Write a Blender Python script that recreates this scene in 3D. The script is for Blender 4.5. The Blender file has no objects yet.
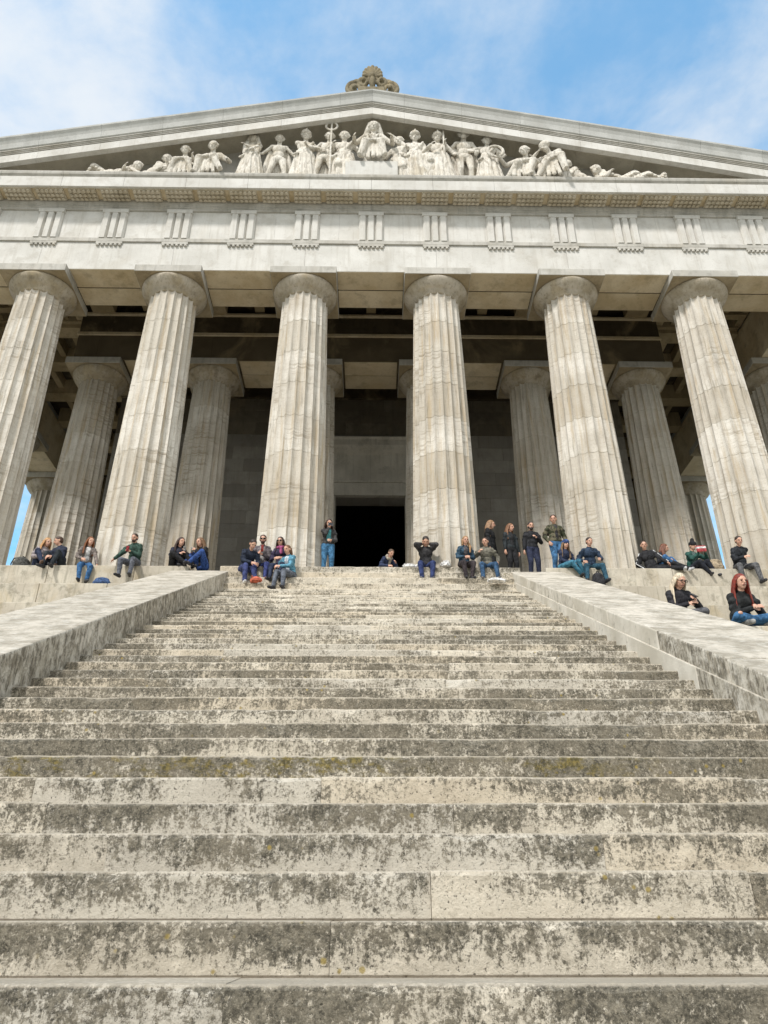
import bpy, math, random
from mathutils import Vector, Matrix
R = math.radians
PI = math.pi
sc = bpy.context.scene
col = sc.collection
rng = random.Random(7)

# ------------------------------------------------------------------ helpers
class MB:
    """collects faces with a per-face tone value; build() links them as one mesh object"""
    def __init__(s): s.v = []; s.f = []; s.t = []
    def face(s, idx, tone=.5): s.f.append(tuple(idx)); s.t.append(tone)
    def box(s, x0, x1, y0, y1, z0, z1, tone=.5):
        n = len(s.v)
        s.v += [(x0,y0,z0),(x1,y0,z0),(x1,y1,z0),(x0,y1,z0),(x0,y0,z1),(x1,y0,z1),(x1,y1,z1),(x0,y1,z1)]
        for q in ((0,3,2,1),(4,5,6,7),(0,1,5,4),(1,2,6,5),(2,3,7,6),(3,0,4,7)): s.face([n+i for i in q], tone)
    def hexa(s, pts, tone=.5):
        n = len(s.v); s.v += [tuple(p) for p in pts]
        for q in ((0,3,2,1),(4,5,6,7),(0,1,5,4),(1,2,6,5),(2,3,7,6),(3,0,4,7)): s.face([n+i for i in q], tone)
    def loft(s, rings, tone=.5, closed=True, caps=True):
        n = len(s.v); m = len(rings[0])
        for r in rings: s.v += [tuple(p) for p in r]
        for i in range(len(rings)-1):
            for j in range(m if closed else m-1):
                k = (j+1) % m
                s.face((n+i*m+j, n+i*m+k, n+(i+1)*m+k, n+(i+1)*m+j), tone)
        if caps and closed:
            s.face([n+j for j in range(m)][::-1], tone); s.face([n+(len(rings)-1)*m+j for j in range(m)], tone)
    def lathe(s, prof, seg=32, c=(0,0), tone=.5):
        s.loft([[(c[0]+r*math.cos(2*PI*k/seg), c[1]+r*math.sin(2*PI*k/seg), z) for k in range(seg)] for r, z in prof], tone)
    def capsule(s, a, b, ra, rb, seg=10):
        a = Vector(a); b = Vector(b); d = b-a; L = d.length
        if L < 1e-5: d = Vector((0,0,1))
        d.normalize()
        u = d.orthogonal().normalized(); w = d.cross(u)
        rings = []
        for i in range(1, 5):
            t = i/4*PI/2; rings.append((a-d*ra*math.cos(t), ra*math.sin(t)))
        for i in range(0, 4):
            t = i/4*PI/2; rings.append((b+d*rb*math.sin(t), rb*math.cos(t)))
        R_ = [[c+(u*math.cos(2*PI*k/seg)+w*math.sin(2*PI*k/seg))*r for k in range(seg)] for c, r in rings]
        n = len(s.v); s.loft(R_, caps=False)
        m0 = len(s.v); s.v += [tuple(a-d*ra), tuple(b+d*rb)]
        for k in range(seg):
            s.face((m0, n+(k+1)%seg, n+k)); e = n+7*seg; s.face((m0+1, e+k, e+(k+1)%seg))
    def ball(s, c, r): s.capsule(c, Vector(c)+Vector((0,0,1e-4)), r, r, 14)
    def ellipsoid(s, c, r, M=None, seg=16, rows=9):
        c = Vector(c); n = len(s.v)
        for i in range(1, rows):
            t = PI*i/rows
            for k in range(seg):
                p = Vector((r[0]*math.sin(t)*math.cos(2*PI*k/seg), r[1]*math.sin(t)*math.sin(2*PI*k/seg), r[2]*math.cos(t)))
                if M: p = M @ p
                s.v.append(tuple(c+p))
        for i in range(rows-2):
            for k in range(seg): s.face((n+i*seg+k, n+(i+1)*seg+k, n+(i+1)*seg+(k+1)%seg, n+i*seg+(k+1)%seg))
        for zz, base, fl in ((1, n, 0), (-1, n+(rows-2)*seg, 1)):
            p = Vector((0,0,zz*r[2])); p = M @ p if M else p
            s.v.append(tuple(c+p)); q = len(s.v)-1
            for k in range(seg):
                f = (q, base+k, base+(k+1)%seg); s.face(f if not fl else f[::-1])
    def tube(s, pts, rad, seg=8):
        for i in range(len(pts)-1):
            ra = rad[i] if isinstance(rad, (list,tuple)) else rad; rb = rad[i+1] if isinstance(rad,(list,tuple)) else rad
            s.capsule(pts[i], pts[i+1], ra, rb, seg)
    def mesh(s, name):
        me = bpy.data.meshes.new(name); me.from_pydata(s.v, [], s.f)
        at = me.attributes.new('tone', 'FLOAT', 'FACE'); at.data.foreach_set('value', s.t)
        me.update(); return me
    def build(s, name, mat, parent=None, loc=(0,0,0), bevel=0, smooth=False):
        o = bpy.data.objects.new(name, s.mesh(name)); col.objects.link(o); o.location = loc
        o.data.materials.append(mat)
        if parent: o.parent = parent
        if smooth:
            for p in o.data.polygons: p.use_smooth = True
        if bevel:
            m = o.modifiers.new('bevel', 'BEVEL'); m.width = bevel; m.segments = 2; m.limit_method = 'ANGLE'; m.angle_limit = R(40)
        return o

def remeshed(name, mb, mat, parent=None, voxel=.012, smooth=3, loc=(0,0,0), factor=.5):
    """the union of all shapes of mb as one continuous smooth skin"""
    tmp = mb.build('tmp', mat)
    r = tmp.modifiers.new('r', 'REMESH'); r.mode = 'VOXEL'; r.voxel_size = voxel
    if smooth:
        m = tmp.modifiers.new('s', 'SMOOTH'); m.iterations = smooth; m.factor = factor
    dg = bpy.context.evaluated_depsgraph_get(); dg.update()
    me = bpy.data.meshes.new_from_object(tmp.evaluated_get(dg))
    old = tmp.data; bpy.data.objects.remove(tmp); bpy.data.meshes.remove(old)
    me.name = name
    me.materials.clear(); me.materials.append(mat)
    me.polygons.foreach_set('use_smooth', [True]*len(me.polygons))
    o = bpy.data.objects.new(name, me); col.objects.link(o); o.location = loc
    if parent: o.parent = parent
    return o

def tag(o, label=None, cat=None, group=None, kind=None):
    if label: o['label'] = label
    if cat: o['category'] = cat
    if group: o['group'] = group
    if kind: o['kind'] = kind
    return o
def empty(name, loc=(0,0,0), rz=0):
    o = bpy.data.objects.new(name, None); col.objects.link(o); o.location = loc; o.rotation_euler.z = rz
    o.empty_display_size = .2; return o
def copy_tree(o, parent=None):
    c = o.copy(); col.objects.link(c); c.parent = parent
    for ch in [k for k in bpy.data.objects if k.parent == o]: copy_tree(ch, c)
    return c

# ------------------------------------------------------------------ materials
class G:
    def __init__(s, name, rough=.85, spec=.3):
        s.m = bpy.data.materials.new(name); s.m.use_nodes = True; s.t = s.m.node_tree; s.n = s.t.nodes; s.l = s.t.links
        s.b = s.n['Principled BSDF']; s.b.inputs['Roughness'].default_value = rough
        s.b.inputs['Specular IOR Level'].default_value = spec
    def put(s, sock, v):
        if isinstance(v, (int, float)): sock.default_value = v
        elif isinstance(v, tuple): sock.default_value = v if len(v) == len(sock.default_value) else v+(1,)
        else: s.l.new(v, sock)
    def math(s, op, a, b=0, c=0, clamp=False):
        k = s.n.new('ShaderNodeMath'); k.operation = op; k.use_clamp = clamp
        for i, v in enumerate((a, b, c)): s.put(k.inputs[i], v)
        return k.outputs[0]
    def add(s, *a):
        r = a[0]
        for v in a[1:]: r = s.math('ADD', r, v)
        return r
    def mul(s, a, b): return s.math('MULTIPLY', a, b)
    def step(s, v, lo, hi, a=0, b=1):
        k = s.n.new('ShaderNodeMapRange'); k.interpolation_type = 'SMOOTHSTEP'
        s.put(k.inputs[0], v)
        for i, q in enumerate((lo, hi, a, b)): k.inputs[i+1].default_value = q
        return k.outputs[0]
    def mix(s, f, a, b, mode='MIX'):
        k = s.n.new('ShaderNodeMix'); k.data_type = 'RGBA'; k.blend_type = mode
        s.put(k.inputs[0], f); s.put(k.inputs[6], a); s.put(k.inputs[7], b); return k.outputs[2]
    def coord(s, which='Object', rand=True):
        tc = s.n.new('ShaderNodeTexCoord'); v = tc.outputs[which]
        if rand:
            oi = s.n.new('ShaderNodeObjectInfo'); k = s.n.new('ShaderNodeVectorMath'); k.operation = 'MULTIPLY_ADD'
            k.inputs[0].default_value = (37.1, 53.7, 0)
            s.l.new(oi.outputs['Random'], k.inputs[1]); s.l.new(v, k.inputs[2]); s.rnd = oi.outputs['Random']; return k.outputs[0]
        return v
    def sc(s, v, x, y, z):
        k = s.n.new('ShaderNodeVectorMath'); k.operation = 'MULTIPLY'; s.l.new(v, k.inputs[0]); k.inputs[1].default_value = (x, y, z); return k.outputs[0]
    def xyz(s, v):
        k = s.n.new('ShaderNodeSeparateXYZ'); s.l.new(v, k.inputs[0]); return k.outputs
    def noise(s, v, scale, detail=4, rough=.55, dist=0):
        k = s.n.new('ShaderNodeTexNoise'); s.l.new(v, k.inputs['Vector'])
        for n_, q in (('Scale', scale), ('Detail', detail), ('Roughness', rough), ('Distortion', dist)): k.inputs[n_].default_value = q
        return k.outputs['Fac']
    def voro(s, v, scale):
        k = s.n.new('ShaderNodeTexVoronoi'); s.l.new(v, k.inputs['Vector']); k.inputs['Scale'].default_value = scale; return k.outputs['Distance'], k.outputs['Color']
    def white(s, v):
        k = s.n.new('ShaderNodeTexWhiteNoise'); k.noise_dimensions = '1D'; s.l.new(v, k.inputs['W']); return k.outputs['Value']
    def attr(s, name='tone'):
        k = s.n.new('ShaderNodeAttribute'); k.attribute_name = name; return k.outputs['Fac']
    def bump(s, h, strength=.4, dist=.01):
        k = s.n.new('ShaderNodeBump'); s.l.new(h, k.inputs['Height']); k.inputs['Strength'].default_value = strength; k.inputs['Distance'].default_value = dist
        s.l.new(k.outputs[0], s.b.inputs['Normal'])
    def done(s, c):
        s.put(s.b.inputs['Base Color'], c); return s.m

def lerp(a, b, t): return tuple(x+(y-x)*t for x, y in zip(a, b))

def stone(name, light, dark, stain, amount=.5, streak=.4, tone=.25, fine=1.0, ochre=.25, bump=.35, rough=.9):
    """weathered limestone: cloudy light/dark base, per-block tone, rain streaks, blotchy crust, pits"""
    g = G(name, rough); v = g.coord()
    base = g.mix(g.step(g.noise(v, 1.1*fine, 5, .6), .35, .66), light, dark)
    t = g.attr()
    base = g.mix(g.step(t, 0, 1, 0, tone*1.3), base, lerp(dark, stain, .25))
    base = g.mix(g.mul(g.step(g.noise(g.sc(v, 1, 1, .7), .9*fine, 4, .6, .6), .5, .72), ochre), base, (.42, .33, .19))
    st = g.step(g.noise(g.sc(v, 7*fine, 7*fine, .55*fine), 1, 5, .65), .48, .70)
    pat = g.step(g.noise(v, 2.3*fine, 8, .68), .50, .68)
    m = g.math('MAXIMUM', g.mul(st, streak), g.mul(pat, amount))
    base = g.mix(m, base, stain)
    n3 = g.noise(v, 34*fine, 3, .6)
    base = g.mix(g.step(n3, .60, .72, 0, .45), base, stain)
    g.bump(g.add(g.noise(v, 9*fine, 6, .65), g.mul(n3, .5)), bump, .02)
    return g.done(base)

WHITE = stone('white_limestone', (.68,.665,.62), (.57,.555,.51), (.34,.305,.245), .34, .30, .4, .9, .10, .2)
MOULD = stone('moulding_limestone', (.56,.54,.49), (.43,.41,.36), (.22,.21,.18), .45, .4, .3, 1, .15, .25)
OCHRE = stone('ochre_crusted_limestone', (.72,.62,.45), (.57,.46,.29), (.24,.19,.11), .42, .15, .3, .9, .35, .3)
CEIL = stone('dark_brown_ceiling_stone', (.10,.078,.048), (.065,.05,.03), (.025,.02,.013), .5, .3, .4, .8, .5, .3)  # very dark brown with random darker blotches
WALL = stone('grey_ashlar', (.40,.375,.33), (.30,.28,.245), (.15,.135,.115), .3, .3, .75, .8, .12, .2)
FLOOR = stone('floor_stone', (.50,.48,.44), (.40,.38,.34), (.22,.21,.18), .4, 0, .4, 1, .1, .2)
def statue_mat():
    g = G('statue_marble', .85); v = g.coord()
    fold = g.noise(g.sc(v, 15, 15, 2.4), 1, 4, .6, 1.0)
    fin = g.noise(v, 24, 5, .7)
    c = g.mix(g.step(g.noise(v, 3, 5, .6), .35, .66), (.76,.72,.64), (.62,.575,.49))
    c = g.mix(g.step(g.noise(v, 2.2, 4, .6), .52, .68, 0, .5), c, (.40,.33,.21))
    c = g.mix(g.step(fold, .36, .50, .5, 0), c, (.24,.205,.15))
    c = g.mix(g.step(fin, .56, .68, 0, .35), c, (.20,.175,.13))
    g.bump(g.add(fold, g.mul(fin, .35)), .9, .06)
    return g.done(c)
STATUE = statue_mat()
ACRO = stone('lichen_brown_stone', (.27,.23,.15), (.16,.135,.085), (.06,.05,.035), .55, .3, 0, 2.5, .6, .4)
KREP = stone('krepis_limestone', (.60,.55,.45), (.46,.41,.33), (.19,.175,.13), .62, .5, .5, 1.7, .5, .5)
ROOF = stone('roof_metal', (.30,.33,.33), (.24,.27,.27), (.16,.17,.17), .3, .3, 0, 1, 0, .1)

def column_mat():
    g = G('column_limestone', .88); v = g.coord(); z = g.xyz(v)[2]
    drum = g.white(g.add(g.math('FLOOR', g.mul(z, 1/1.22)), g.mul(g.rnd, 91)))
    base = g.mix(g.step(g.noise(v, .9, 5, .6), .35, .66), (.67,.635,.565), (.52,.48,.41))
    base = g.mix(g.step(drum, .1, 1, 0, .75), base, (.40,.35,.27))
    base = g.mix(g.step(drum, .72, .78, 0, .35), base, (.70,.67,.60))
    # thin tilted veins of the limestone
    vein = g.noise(g.sc(v, .8, .8, 3.2), 1.7, 6, .7, 1.4)
    base = g.mix(g.step(g.math('ABSOLUTE', g.math('SUBTRACT', vein, .5)), .0, .018, .40, 0), base, (.34,.28,.20))
    st = g.step(g.noise(g.sc(v, 5, 5, .35), 1.2, 6, .65), .47, .70)
    base = g.mix(g.mul(st, .7), base, (.41,.315,.19))
    sg = g.step(g.noise(g.sc(v, 9, 9, .7), 1.3, 5, .7), .52, .72)
    base = g.mix(g.mul(sg, .75), base, (.22,.195,.15))
    sp = g.noise(v, 26, 4, .65)
    base = g.mix(g.step(sp, .57, .70, 0, .40), base, (.24,.21,.16))
    hb = g.noise(g.sc(v, 1.3, 1.3, 14), 1, 4, .6)
    base = g.mix(g.mul(g.step(hb, .50, .62), g.step(g.noise(v, .55, 3, .5), .48, .60, 0, .62)), base, (.30,.25,.18))
    g.bump(g.add(g.noise(v, 10, 6, .65), g.mul(sp, .5)), .35, .02)
    return g.done(base)
COLUMN = column_mat()

def step_mat(name='stair_limestone', moss=0):
    g = G(name, .92); v = g.coord(); z = g.xyz(v)[2]
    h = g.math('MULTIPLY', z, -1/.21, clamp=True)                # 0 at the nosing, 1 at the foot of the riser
    t = g.attr()
    base = g.mix(g.step(g.noise(v, 1.3, 5, .6), .35, .66), (.66,.60,.49), (.50,.445,.355))
    base = g.mix(g.step(g.noise(v, 7, 6, .7), .48, .66, 0, .75), base, (.74,.665,.54))
    base = g.mix(g.step(g.noise(v, 16, 5, .7), .52, .66, 0, .45), base, (.36,.315,.24))
    tw = g.white(g.mul(t, 977))
    base = g.mix(g.step(tw, .55, 1, 0, .55), base, (.49,.46,.40)); base = g.mix(g.step(tw, 0, .3, .5, 0), base, (.58,.48,.34))
    big = g.noise(g.sc(v, 1, 1, 2.2), 1.7, 4, .55)
    mid = g.noise(g.sc(v, 1.15, 1.15, .9), 13, 9, .82, .5)
    run = g.noise(g.sc(v, 30, 30, 5.0), 1, 5, .7)
    fine = g.noise(v, 48, 5, .78)
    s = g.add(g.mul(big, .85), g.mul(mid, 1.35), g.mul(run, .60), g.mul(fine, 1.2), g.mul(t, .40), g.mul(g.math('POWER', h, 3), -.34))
    wx = g.xyz(g.coord('Object', False))[0]; walk = g.math('POWER', 2.718, g.mul(g.mul(wx, wx), -.35))
    s = g.add(s, g.mul(walk, -.10), .035)
    d = g.step(s, 2.03, 2.27)
    crust = g.mix(g.step(g.noise(v, 23, 7, .8), .40, .62), (.040,.036,.025), (.195,.174,.13))
    crust = g.mix(g.step(g.noise(v, 3.1, 5, .6), .45, .62, 0, .5), crust, (.21,.18,.13))
    crust = g.mix(g.step(g.noise(v, 70, 5, .75), .50, .64, 0, .6), crust, (.37,.325,.24))
    base = g.mix(g.mul(d, .93), base, crust)
    if moss: base = g.mix(g.mul(g.step(g.noise(g.sc(v, 1, 1, 2), 6, 7, .75), .47, .58), g.step(g.noise(v, .7, 3, .5),   .44, .58, .06, .85)), base, g.mix(g.step(g.noise(v, 30, 4, .7), .42, .6), (.085,.07,.022), (.24,.185,.05)))
    pit = g.noise(v, 58, 4, .66)
    base = g.mix(g.step(pit, .59, .67, 0, .85), base, (.045,.04,.03))
    spk = g.noise(v, 34, 6, .8)
    base = g.mix(g.step(spk, .56, .68, 0, .55), base, (.50,.465,.385))
    dd, cc = g.voro(v, 9)
    lich = g.mul(g.step(g.add(dd, g.mul(fine, .2)), .17, .25, 1, 0), g.step(g.noise(v, .8, 2, .5), .53, .60))
    base = g.mix(g.mul(lich, .75), base, (.34,.25,.055))
    edge = g.step(g.add(h, g.mul(mid, .22)), .14, .19, 1, 0)     # nosing rubbed clean by feet, with its catch of light painted in
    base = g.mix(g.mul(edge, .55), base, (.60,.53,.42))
    base = g.mix(g.step(g.add(h, g.mul(mid, .05)), .975, 1.0, 0, .75), base, (.10,.075,.045))   # dark brown line along the foot of the riser
    g.bump(g.add(g.mul(mid, .8), g.mul(fine, .5), g.mul(pit, -.5)), .75, .025)
    return g.done(base)
STEP = step_mat(); MOSSY = step_mat('mossy_stair_limestone', 1)

def parapet_mat():
    g = G('parapet_limestone', .9); v = g.coord()
    geo = g.n.new('ShaderNodeNewGeometry'); nz = g.xyz(geo.outputs['True Normal'])[2]
    t = g.attr()
    up = g.step(nz, .5, .7)
    top = g.mix(g.step(g.noise(g.sc(v, 1.5, 1.6, 1.6), 1.7, 8, .75), .38, .64), g.mix(g.step(t, 0, 1), (.60,.55,.465), (.50,.455,.38)), (.29,.26,.205))
    top = g.mix(g.step(g.noise(v, 13, 6, .72), .50, .68, 0, .6), top, (.23,.21,.17))
    top = g.mix(g.step(g.noise(g.sc(v, 1.5, 2, 2), 3.5, 6, .75), .54, .64, 0, .5), top, (.62,.60,.54))
    side = g.mix(g.step(g.noise(v, 1.5, 5, .6), .35, .66), (.66,.62,.54), (.50,.46,.38))
    run = g.noise(g.sc(v, 11, 11, 2.6), 1, 6, .72, .8)
    mid = g.noise(v, 8, 8, .75, .4)
    d = g.step(g.add(g.mul(run, .75), g.mul(mid, 1.05), g.mul(t, .62)), 1.14, 1.46)
    side = g.mix(g.mul(d, .92), side, g.mix(g.step(g.noise(g.sc(v, 20, 20, 5), 1, 5, .7), .4, .62), (.085,.072,.05), (.29,.255,.195)))
    base = g.mix(up, side, top)
    g.bump(g.add(mid, g.mul(g.noise(v, 40, 4, .7), .5)), .45, .02)
    return g.done(base)
PARAPET = parapet_mat()

def ground_mat():
    g = G('gravel_ground', .95); v = g.coord(rand=False)
    c = g.mix(g.step(g.noise(v, .25, 6, .6), .35, .65), (.30,.28,.24), (.22,.21,.17))
    c = g.mix(g.step(g.noise(v, 30, 3, .7), .5, .7, 0, .5), c, (.12,.11,.09))
    g.bump(g.noise(v, 22, 4, .7), .4, .02); return g.done(c)

_cl = {}
def cloth(rgb, rough=.85):
    k = (rgb, rough)
    if k not in _cl:
        g = G('cloth', rough, .25); v = g.coord()
        lum = .25*rgb[0]+.6*rgb[1]+.15*rgb[2]; rgb = tuple(x*.74+lum*.26 for x in rgb)
        d = tuple(x*.45 for x in rgb); l = tuple(min(1, x*1.25+.01) for x in rgb)
        c = g.mix(g.step(g.noise(v, 11, 6, .65, .8), .35, .65), l, d)
        g.bump(g.add(g.noise(v, 14, 4, .6, 1.2), g.mul(g.noise(v, 160, 2, .5), .2)), .5, .02)
        _cl[k] = g.done(c)
    return _cl[k]
def camo():
    g = G('camouflage_cloth', .9, .2); v = g.coord()
    c = g.mix(g.step(g.noise(v, 9, 3, .5, .5), .48, .52), (.13,.115,.075), (.055,.06,.035))
    c = g.mix(g.step(g.noise(g.sc(v, 1, 1, 1.3), 13, 3, .5, .5), .56, .60), c, (.03,.025,.02))
    g.bump(g.noise(v, 14, 4, .6, 1.2), .5, .02); return g.done(c)
_cl[((.10,.088,.06), .85)] = camo()
def skin_mat(rgb):
    k = ('skin', rgb)
    if k not in _cl:
        g = G('skin', .55, .35); v = g.coord()
        g.b.inputs['Subsurface Weight'].default_value = .08; g.b.inputs['Subsurface Radius'].default_value = (.01, .004, .002)
        _cl[k] = g.done(g.mix(g.step(g.noise(v, 12, 3, .5), .35, .65), rgb, tuple(x*f for x, f in zip(rgb, (.9,.8,.78)))))
    return _cl[k]
def hair_mat(rgb):
    k = ('hair', rgb)
    if k not in _cl:
        g = G('hair', .5, .4); v = g.coord()
        n = g.noise(g.sc(v, 60, 60, 5), 1, 4, .7)
        g.bump(n, .8, .01)
        _cl[k] = g.done(g.mix(g.step(n, .35, .65), tuple(min(1, x*1.35) for x in rgb), tuple(x*.5 for x in rgb)))
    return _cl[k]

# ------------------------------------------------------------------ temple
S = 4.29                      # axial column spacing
CX = [(i-3.5)*S for i in range(8)]; CX[0] -= .14; CX[7] += .14
IX = [-10.24, -5.97, -2.06, 2.06, 5.97, 10.24]      # the six columns of the inner row
temple = tag(empty('temple'), 'pale limestone Doric temple front with eight fluted columns under a sculpted pediment', 'temple')

# ---- columns: shaft (> capital, abacus)
def make_shaft():
    rows = []; H = 9.74; nd = 8
    def rad(z):
        t = z/10.0; return .925-.195*t - .0 + .018*math.sin(PI*t)
    for i in range(nd):
        z0 = H*i/nd; z1 = H*(i+1)/nd
        rows += [(z0+.012, 0), (z0+.3*(z1-z0), 0), (z0+.65*(z1-z0), 0), (z1-.012, 0), (z1-.005, .010), (z1+.005, .010)]
    rows = [(0, 0)]+rows[:-2]+[(H, 0)]
    mb = MB(); per = 7; rings = []
    for z, ins in rows:
        r = rad(z)-ins; ring = []
        dep = .088*(1-.2*z/H)
        for f in range(20):
            for k in range(per):
                u = k/per
                a = 2*PI*(f+u)/20
                rr = r - dep*(math.sin(PI*u)**.75)
                ring.append((rr*math.cos(a), rr*math.sin(a), z))
        rings.append(ring)
    # flutes end in a round top under the capital
    mb.loft(rings)
    return mb
def make_capital():
    mb = MB()
    mb.lathe([(.70,9.70),(.748,9.735),(.748,9.765),(.765,9.772),(.765,9.80),(.785,9.808),(.785,9.835),(.84,9.86),(.92,9.93),(.99,10.02),(1.035,10.10),(1.042,10.15),(1.02,10.198),(.5,10.199)], 48)
    return mb
def make_abacus():
    mb = MB(); mb.box(-1.058, 1.058, -1.058, 1.058, 10.2, 10.47); return mb
c0 = make_shaft().build('column', COLUMN, temple)
cap = make_capital().build('capital', stone('capital_limestone', (.50,.445,.36), (.36,.305,.215), (.15,.125,.085), .6, .4, 0, 1.5, .5, .35), c0, smooth=True)
aba = make_abacus().build('abacus', MOULD, c0, bevel=.012)
bd = MB(); bd.box(-1.045, 1.045, -1.045, 1.045, 10.192, 10.203); bd.build('abacus_shade_plate', stone('abacus_shade_stone', (.42,.35,.24), (.30,.24,.15), (.12,.095,.055), .5, .2, 0, 1, .4, .3), c0)  # added thin plate: shade under the abacus painted in, together with ochre crust
spots = [(x, 0) for x in CX] + [(x, 4.48) for x in IX]
for k in range(1, 8): spots += [(CX[0], k*4.25), (CX[7], k*4.25)]
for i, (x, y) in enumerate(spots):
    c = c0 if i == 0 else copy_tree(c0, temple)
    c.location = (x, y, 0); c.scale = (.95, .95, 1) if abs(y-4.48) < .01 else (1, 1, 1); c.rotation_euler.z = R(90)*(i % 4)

# ---- krepis and floor
XLi, XRi, XLo, XRo = -3.45, 3.60, -4.95, 4.95
def course(mb, x0, x1, y0, y1, z0, z1, lmin=1.3, lmax=2.2, gap=.004, jit=.006, tmul=1):
    x = x0
    while x < x1-.01:
        L = rng.uniform(lmin, lmax); e = min(x+L, x1)
        if x1-e < .5: e = x1
        j = rng.uniform(-jit, jit); jz = rng.uniform(-jit, 0)*.5
        mb.box(x+gap, e-gap, y0+j, y1, z0, z1+jz, rng.random()*tmul); x = e
for (ya, yb, za, zb, w) in ((-1.0,-.505,-.75,0,16.35), (-1.5,-.9,-1.45,-.70,16.85), (-2.0,-1.4,-2.2,-1.40,17.35)):
    for a, b in ((-w, XLo+.4), (XRo-.4, w)):
        m = MB(); course(m, a, b, ya, yb, za, zb); m.build('krepis_step', KREP, temple, bevel=.02)
m = MB()
for j in range(16):
    course(m, -15.9, 15.9, -.5+j*1.0, -.5+(j+1)*1.0-.006, -.6, -.002, 1.2, 1.8, .003, 0)
m.build('floor', FLOOR, temple)

# ---- entablature, front
ZA, ZT, ZF, ZC = 10.473, 11.69, 13.18, 13.575
m = MB()
for i in range(7):
    m.box(CX[i]+.002, CX[i+1]-.002, -.82, -.03, ZA+.016, ZT, rng.random()*.5)
m.box(-16.11, CX[0]-.002, -.82, -.03, ZA+.016, ZT, .3); m.box(CX[7]+.002, 16.11, -.82, -.03, ZA+.016, ZT, .3)
m.build('architrave', WHITE, temple, bevel=.008)
def soffit(i, y, dz, X=CX):                          # a soffit beam between two abaci
    m = MB(); m.box(X[i]+1.075, X[i+1]-1.075, y, y+.78, ZA-dz, ZA+.014, rng.random()); m.build('soffit', OCHRE, temple)
for i in range(7): soffit(i, -.805, 0); soffit(i, .015, .008)
m = MB()
for i in range(7): m.box(CX[i]+.002, CX[i+1]-.002, .03, .80, ZA+.016, 12.55, rng.random())
m.build('back_beam', CEIL, temple)
m = MB()
m.box(-16.17, 16.17, -.875, -.03, ZT+.002, 11.85, .5)
m.build('taenia', MOULD, temple, bevel=.01)
m = MB()
x = -15.8
for i in range(15):
    m.box(-16.08+i*2.144+.002, -16.08+(i+1)*2.144-.002, -.79, -.03, 11.852, ZF, rng.random()*.4)
m.build('frieze', WHITE, temple)

def triglyph():
    mb = MB(); w = .415; d = .11
    pr = [(-w,0),(-w,-d*.35),(-w+.055,-d)]
    for c in (-.2, .07): pass
    bar = .165; gr = .11
    xs = -w+.055
    for i in range(3):
        pr.append((xs+bar, -d))
        if i < 2:
            pr.append((xs+bar+gr/2, -.004)); pr.append((xs+bar+gr, -d))
        xs += bar+gr
    pr[-1] = (w-.055, -d); pr += [(w, -d*.35), (w, 0)]
    mb.loft([[(x, -.79+y, z) for x, y in pr] for z in (11.852, 13.02)][::-1])
    mb.box(-w-.012, w+.012, -.79-d-.012, -.785, 13.022, ZF-.002)
    return mb
def regula():
    mb = MB(); mb.box(-.43, .43, -.872, -.81, 11.60, ZT)
    for i in range(6):
        mb.lathe([(.052, 11.515), (.042, 11.60)], 10, (-.36+i*.144, -.845))
    return mb
def mutule():
    mb = MB(); mb.box(-.455, .455, -1.44, -.94, 13.515, 13.60)
    for r_ in range(3):
        for i in range(6): mb.lathe([(.060, 13.45), (.046, 13.515)], 8, (-.38+i*.152, -1.36+r_*.16))
    return mb
tg = triglyph().build('triglyph', WHITE, temple); rg = regula().build('regula', MOULD, temple); mu = mutule().build('mutule', stone('mutule_stone', (.60,.54,.43), (.49,.43,.32), (.22,.19,.13), .4, .2, 0, 1, .25, .2), temple)
for k in range(-7, 8):
    for o in (tg, rg):
        c = o if k == -7 else o.copy()
        if k > -7: col.objects.link(c); c.parent = temple
        c.location.x = k*S/2
for k in range(-15, 16):
    c = mu if k == -15 else mu.copy()
    if k > -15: col.objects.link(c); c.parent = temple
    c.location.x = k*S/4

def extr(mb, prof, xs, zslope=0, tone=.5, gap=.003):
    """profile (y,z) swept along x in blocks; z falls by zslope*|x|"""
    for a, b in zip(xs, xs[1:]):
        rings = [[(x, y, z-zslope*abs(x)) for y, z in prof] for x in (a+gap, b-gap)]
        mb.loft(rings, rng.random()*tone)
m = MB(); m.box(-16.2, 16.2, -1.395, -.94, ZC+.003, ZC+.022); m.build('cornice_soffit', OCHRE, temple)
XS = [-16.5+i*2.0625 for i in range(17)]
m = MB()   # bed mould
extr(m, [(-.6,ZF+.002),(-.85,ZF+.002),(-.85,ZF+.10),(-.88,ZF+.12),(-.88,ZF+.20),(-.935,ZF+.30),(-.935,ZC+.02),(-.6,ZC+.02)], [-16.2+i*3.24 for i in range(11)])
m.build('bed_moulding', MOULD, temple)
m = MB()   # corona
extr(m, [(-.3,ZC+.024),(-1.40,ZC+.024),(-1.41,ZC-.03),(-1.51,ZC-.03),(-1.51,14.00),(-1.30,14.00),(-.3,14.0)], XS, 0, .5)
m.build('cornice', WHITE, temple, bevel=.006)
m = MB()
extr(m, [(-.3,14.004),(-1.47,14.004),(-1.49,14.045),(-1.545,14.10),(-1.56,14.17),(-1.56,14.225),(-1.45,14.235),(-.3,14.235)], XS, 0, 1)
m.build('cornice_moulding', MOULD, temple)
m = MB()   # tympanum
n = 14
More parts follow.
